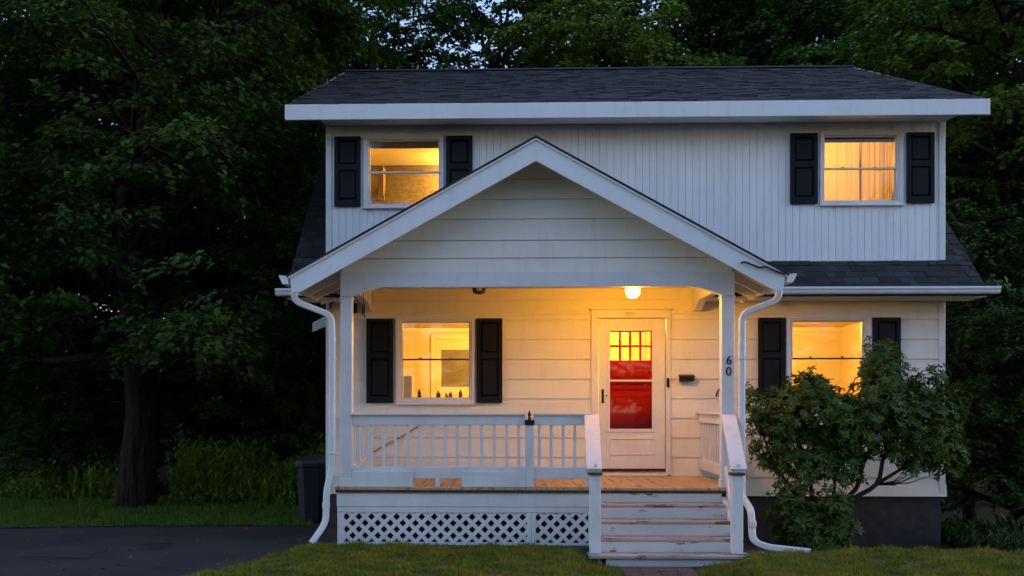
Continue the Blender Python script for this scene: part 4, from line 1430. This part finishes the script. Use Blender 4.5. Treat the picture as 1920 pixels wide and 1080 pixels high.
for i, (kx, ky, ks, kk, km, lab) in enumerate((
        (-7.2, 27.5, 1.0, 'tall', 'leaf_dark', 'tall dark tree behind the big tree crown'),
        (-12.0, 28.5, 1.05, 'tall', 'leaf_dark', 'tall dark tree deep behind the left edge tree'),
        (-10.2, 33.0, 1.1, 'maple', 'leaf_dark', 'dark tree deep in the wood left of the house'),
        (-5.6, 33.5, 1.05, 'maple', 'leaf_dark', 'dark tree deep behind the upper left roof end'),
        (-2.0, 36.0, .92, 'maple', 'leaf_dark', 'distant tree above the left half of the ridge'),
        (1.6, 35.0, 1.0, 'maple', 'leaf_mid', 'distant tree above the porch gable peak'),
        (4.6, 34.5, 1.38, 'maple', 'leaf_dark', 'distant dark tree behind the bright green one'),
        (8.2, 34.5, 1.15, 'maple', 'leaf_dark', 'distant dark tree above the right half of the ridge'),
        (12.2, 27.5, 1.1, 'maple', 'leaf_mid', 'green tree behind the hanging boughs at upper right'),
        (11.8, 33.0, 1.15, 'tall', 'leaf_dark', 'tall dark tree behind the upper right boughs'),
        (16.0, 30.0, 1.2, 'maple', 'leaf_dark', 'dark tree deep at the right edge'),
        (-17.0, 33.0, 1.2, 'maple', 'leaf_dark', 'dark tree deep at the left edge'))):
    plant_tree(kk, kx, ky, ks, i * 1.7 + .5, km, lab, G1)
for i, xx in enumerate((-26, -18.5, -11, -3.5, 4, 11.5, 19, 26.5)):  # trees and bushes added out of view to block low sky and darken reflections
    plant_tree(('big', 'maple')[i % 2], xx, -15 - 2.5 * (i % 3), 1.0, i * 1.3, 'leaf_dark', 'unseen tree added behind the camera to block the low sky', 'unseen trees added to block the low sky')
    plant_tree('bushy', xx + 3.5, -13.5, 1.0, i * 2.1, 'leaf_dark', 'unseen bush added behind the camera to block the low sky', 'unseen bushes added to block the low sky', 'bush', cat='bush')
G2 = 'bushes at the wood edge'
plant_tree('bushy', 7.7, 15.6, .62, .3, 'leaf_dark', 'dark bush beside the right wall of the house', G2, 'bush', cat='bush')
plant_tree('bushy', 8.6, 14.4, .42, 2.1, 'leaf_dark', 'low dark bush at the right edge by the lawn', G2, 'bush', cat='bush')
plant_tree('bushy', 8.4, 18.5, 1.0, 4.0, 'leaf_dark', 'tall dark bush behind the right roof end', G2, 'bush', cat='bush')
plant_tree('bushy', -8.2, 18.4, .40, 1.0, 'leaf_dark', 'low dark bush at the grass edge far left', G2, 'bush', cat='bush')
plant_tree('bushy', -7.1, 20.2, .55, 2.0, 'leaf_dark', 'dark bush behind the big trunk', G2, 'bush', cat='bush')
plant_tree('bushy', -4.6, 19.8, .70, 5.0, 'leaf_dark', 'dark bush behind the bin at the left wall', G2, 'bush', cat='bush')

plant_tree('bushy', -6.0, 24.5, 1.0, .6, 'leaf_dark', 'dark thicket behind the big tree trunk', G2, 'bush', cat='bush')
plant_tree('bushy', -9.8, 21.8, 1.0, 2.9, 'leaf_dark', 'dark thicket left of the big tree trunk', G2, 'bush', cat='bush')
plant_tree('bushy', -12.6, 22.5, 1.1, 4.6, 'leaf_dark', 'dark thicket at the left edge of the wood', G2, 'bush', cat='bush')
plant_tree('bushy', -4.2, 26.0, 1.2, 1.6, 'leaf_dark', 'dark thicket behind the weeds', G2, 'bush', cat='bush')
plant_tree('bushy', 11.4, 23.5, 1.1, 1.1, 'leaf_dark', 'dark thicket low at the right edge', G2, 'bush', cat='bush')
# far wood on the rising ground behind, one mass
r = np.random.default_rng(21)
n = 2600
px = r.uniform(-34, 34, n); py = r.uniform(33, 44, n)
pz = r.uniform(-1, 1, n) ** 1 * 0 + r.uniform(0, 1, n) ** .8 * (11.5 + 2.0 * np.sin(px * .45) - 2.5 * np.exp(-((px + 2) / 6) ** 2))
gzv = np.array([gz(a, c) for a, c in zip(px, py)])
roots = np.stack([px, py, pz + gzv * .8], 1)
az = r.uniform(0, 2 * PI, n)
V, F = spray_leaves(roots, np.stack([np.cos(az), np.sin(az), 0 * az], 1), 48, 2.0, 1.5, .34, r)
o = raw_mesh('woods', V, F, 'leaf_dark')
tag(o, 'dark mass of far woodland behind the house and trees', 'woods', kind='stuff')

# tall weeds between the trunk and the bin, and undergrowth
def weeds(name, n, xr, yr, h0, h1, label, top, mat='weed'):
    pts = []
    for _ in range(n):
        x, y = random.uniform(*xr), random.uniform(*yr)
        pts.append((x, y, gz(x, y)))
    P = np.array(pts)
    hh = np.array([top(p[0]) for p in pts])
    m = len(P)
    h = rng.uniform(h0, h1, m) * hh
    a = rng.uniform(0, 2 * PI, m); ln = rng.uniform(.05, .35, m) * h
    K = 7
    s = np.tile(np.linspace(.25, 1, K), m)
    base = np.repeat(P, K, 0)
    C = base + np.stack([np.repeat(np.cos(a) * ln, K) * s ** 2, np.repeat(np.sin(a) * ln, K) * s ** 2, np.repeat(h, K) * s], 1)
    b2 = rng.uniform(0, 2 * PI, m * K)
    D = np.stack([np.cos(b2), np.sin(b2), rng.uniform(.2, 1.2, m * K)], 1)
    N = unit(np.stack([-np.cos(b2), -np.sin(b2), np.full(m * K, .9)], 1) + rng.normal(0, .25, (m * K, 3)))
    L = rng.uniform(.09, .17, m * K)
    V, F = leaves(C, D, N, L, L * .28)
    o = raw_mesh(name, V, F, mat)
    tag(o, label, 'weeds', kind='stuff')
def patchy(lo, hi, k, seed):
    rr_ = random.Random(seed)
    ph = [rr_.uniform(0, 6.3) for _ in range(4)]
    def f(x):
        v = .5 + .22 * math.sin(x * 2.3 * k + ph[0]) + .16 * math.sin(x * 5.1 * k + ph[1]) + .12 * math.sin(x * 11.0 * k + ph[2])
        return (lo + (hi - lo) * min(1, max(0, v))) * rr_.uniform(.45, 1.12)
    return f
weeds('weeds', 3600, (-5.5, -2.75), (16.7, 18.8), .55, 1.0, 'tall green weeds between the big trunk and the bin', patchy(.55, 1.30, 1, 1))
weeds('weeds', 1500, (-9.8, -6.4), (17.4, 19.2), .5, 1.0, 'low dark undergrowth at the left grass edge', patchy(.25, .85, 1, 2))
weeds('weeds', 1300, (6.2, 8.8), (12.4, 15.5), .4, 1.0, 'dark undergrowth beside the right foundation corner', patchy(.2, .75, 1, 3), 'leaf_dark')

# rhododendron in front of the right window: stems and whorls of leaves
def shrub(name, blobs, base, n, stems, label, seed, leaf=.105, per=8, mat='leaf_rhodo', sw=.035):
    r = np.random.default_rng(seed)
    t = empty(name, base); tag(t, label, 'shrub', 'shrubs before the right wall')
    w = np.array([b[3] * b[4] * b[5] for b in blobs]) ** .75
    which = r.choice(len(blobs), n, p=w / w.sum())
    B = np.array(blobs)[which]
    u = unit(r.normal(0, 1, (n, 3)))
    rad = r.uniform(.35, 1.0, n) ** .55
    C = B[:, :3] + u * rad[:, None] * B[:, 3:6]
    C += .10 * np.sin(C[:, [1, 2, 0]] * 7.0) + r.normal(0, .035, (n, 3))
    out = unit(u * np.array([1, 1, .6]) + np.array([0, 0, .7]) + r.normal(0, .25, (n, 3)))
    m = n * per
    O = np.repeat(out, per, 0); Cc = np.repeat(C, per, 0)
    e1 = unit(np.cross(O, np.array([.3, .2, 1.0]))); e2 = np.cross(O, e1)
    a = np.tile(np.arange(per) * 2 * PI / per, n) + r.normal(0, .25, m)
    rd = e1 * np.cos(a)[:, None] + e2 * np.sin(a)[:, None]
    tilt = r.uniform(-.25, .55, m)
    D = unit(rd + O * tilt[:, None])
    N = unit(O - rd * tilt[:, None])
    L = leaf * r.uniform(.65, 1.2, m)
    V, F = leaves(Cc + D * (L * .55)[:, None], D, N, L, L * .42, .10)
    raw_mesh('foliage', V, F, mat, t)
    b = MB(); b.smooth = True
    for pts, w0 in stems:
        P = smooth_path(pts, 4); k = len(P)
        b.sweep(P, csec(1, 6), [w0 * (1 - .65 * i / (k - 1)) for i in range(k)], up=(.1, 1, .05))
    # twigs from stem ends to a share of the whorls
    ends = [Vector(p) for pts, _ in stems for p in pts[1:]]
    for i in range(0, n, 7):
        c = Vector(C[i])
        e = min(ends, key=lambda q: (q - c).length + (.6 if q.z > c.z else 0))
        mid = (e + c) / 2 + Vector((0, 0, -.06))
        b.sweep([e, mid, c], csec(1, 4), [.010, .007, .003], up=(.1, 1, .05))
    b.build('stems', 'stem', t)
    return t
gy0 = gz(4.2, 12.7)
stems = [([(4.05, 12.75, gy0 - .05), (4.08, 12.7, .35), (4.35, 12.65, .62), (4.45, 12.65, .95), (4.62, 12.6, 1.35), (4.72, 12.6, 1.9)], .040),
         ([(4.10, 12.78, gy0 - .05), (4.25, 12.75, .40), (4.62, 12.7, .68), (4.72, 12.68, 1.05), (5.0, 12.7, 1.4), (5.2, 12.7, 1.8)], .038),
         ([(4.0, 12.75, gy0 - .05), (3.85, 12.7, .45), (3.75, 12.65, .95), (3.55, 12.6, 1.4), (3.45, 12.55, 1.8)], .036),
         ([(3.95, 12.7, gy0 - .05), (3.65, 12.62, .5), (3.35, 12.55, .9), (3.18, 12.5, 1.3)], .030),
         ([(4.08, 12.7, .35), (4.1, 12.65, .8), (4.05, 12.6, 1.3), (4.0, 12.55, 1.75)], .026),
         ([(4.62, 12.7, .68), (4.95, 12.65, .9), (5.35, 12.65, 1.1), (5.6, 12.65, 1.3)], .024)]
blobs = [(3.55, 12.55, 1.66, .42, .45, .38), (3.35, 12.5, 1.35, .33, .40, .42), (3.95, 12.55, 1.50, .45, .50, .45), (3.75, 12.55, 1.05, .45, .42, .35),
         (4.70, 12.6, 1.85, .40, .45, .45), (4.62, 12.6, 2.18, .22, .28, .22), (4.5, 12.6, 1.40, .50, .50, .42), (5.05, 12.65, 1.55, .45, .48, .42), (5.22, 12.65, 1.95, .25, .30, .28),
         (5.32, 12.65, 1.30, .34, .40, .38), (5.46, 12.7, 1.02, .24, .32, .30), (3.62, 12.5, .72, .30, .35, .25), (5.0, 12.65, 1.08, .40, .40, .22), (4.15, 12.55, 1.05, .32, .4, .28), (4.22, 12.6, 1.58, .36, .42, .32), (3.80, 12.5, 1.76, .28, .32, .26), (5.38, 12.65, 1.60, .24, .30, .28), (3.15, 12.45, 1.65, .20, .25, .25)]
shrub('rhododendron', blobs, (4.05, 12.75, gy0), 3700, stems, 'large dark rhododendron covering the lower right window', 31, .072)
blobs2 = [(3.55, 12.05, .18, .32, .30, .26), (3.85, 12.1, .28, .30, .30, .30), (3.40, 12.05, .42, .22, .25, .22), (3.72, 12.0, .02, .30, .25, .18)]
stems2 = [([(3.62, 12.1, gz(3.6, 12.1) - .05), (3.58, 12.08, .1), (3.5, 12.06, .35)], .016), ([(3.66, 12.1, gz(3.6, 12.1) - .05), (3.78, 12.08, .1), (3.86, 12.08, .35)], .016)]
shrub('young_shrub', blobs2, (3.64, 12.1, gz(3.64, 12.1)), 420, stems2, 'low leafy shrub at the foot of the rhododendron by the downspout', 33, .10, 7, 'leaf_rhodo')

# fallen leaves on lawn, drive and bed
r = np.random.default_rng(77)
n = 900
lx = r.uniform(-7.5, 7.0, n); ly = r.uniform(9.4, 13.6, n)
ok = ~((lx > -2.0) & (lx < 2.8) & (ly > 10.7)) & ((lx < -2.2) | (ly < 11.4) | (lx > 2.9))
ok &= (lx > -2.2) | (r.uniform(0, 1, n) < .22)
lx, ly = lx[ok], ly[ok]
def surf(x, y):
    if -2.7 < x < 1.22 and y < interp(x, LAWN_L): return lawn_z(x, y, LAWN_L, None, 1.22) + .03
    if x > 1.98 and y < interp(x, LAWN_R): return lawn_z(x, y, LAWN_R, 1.98, None) + .03
    return max(gz(x, y), 0.006 if x < -2 else -9) + .012
C = np.array([(a, c, surf(a, c)) for a, c in zip(lx, ly)])
m = len(C)
aa = r.uniform(0, 2 * PI, m)
L = r.uniform(.035, .075, m)
V, F = leaves(C, np.stack([np.cos(aa), np.sin(aa), 0 * aa], 1), unit(np.stack([r.normal(0, .3, m), r.normal(0, .3, m), np.ones(m)], 1)), L, L * .6, .2)
tag(raw_mesh('fallen_leaves', V, F, 'dryleaf'), 'dry brown leaves scattered over lawn and driveway', 'leaves', kind='stuff')
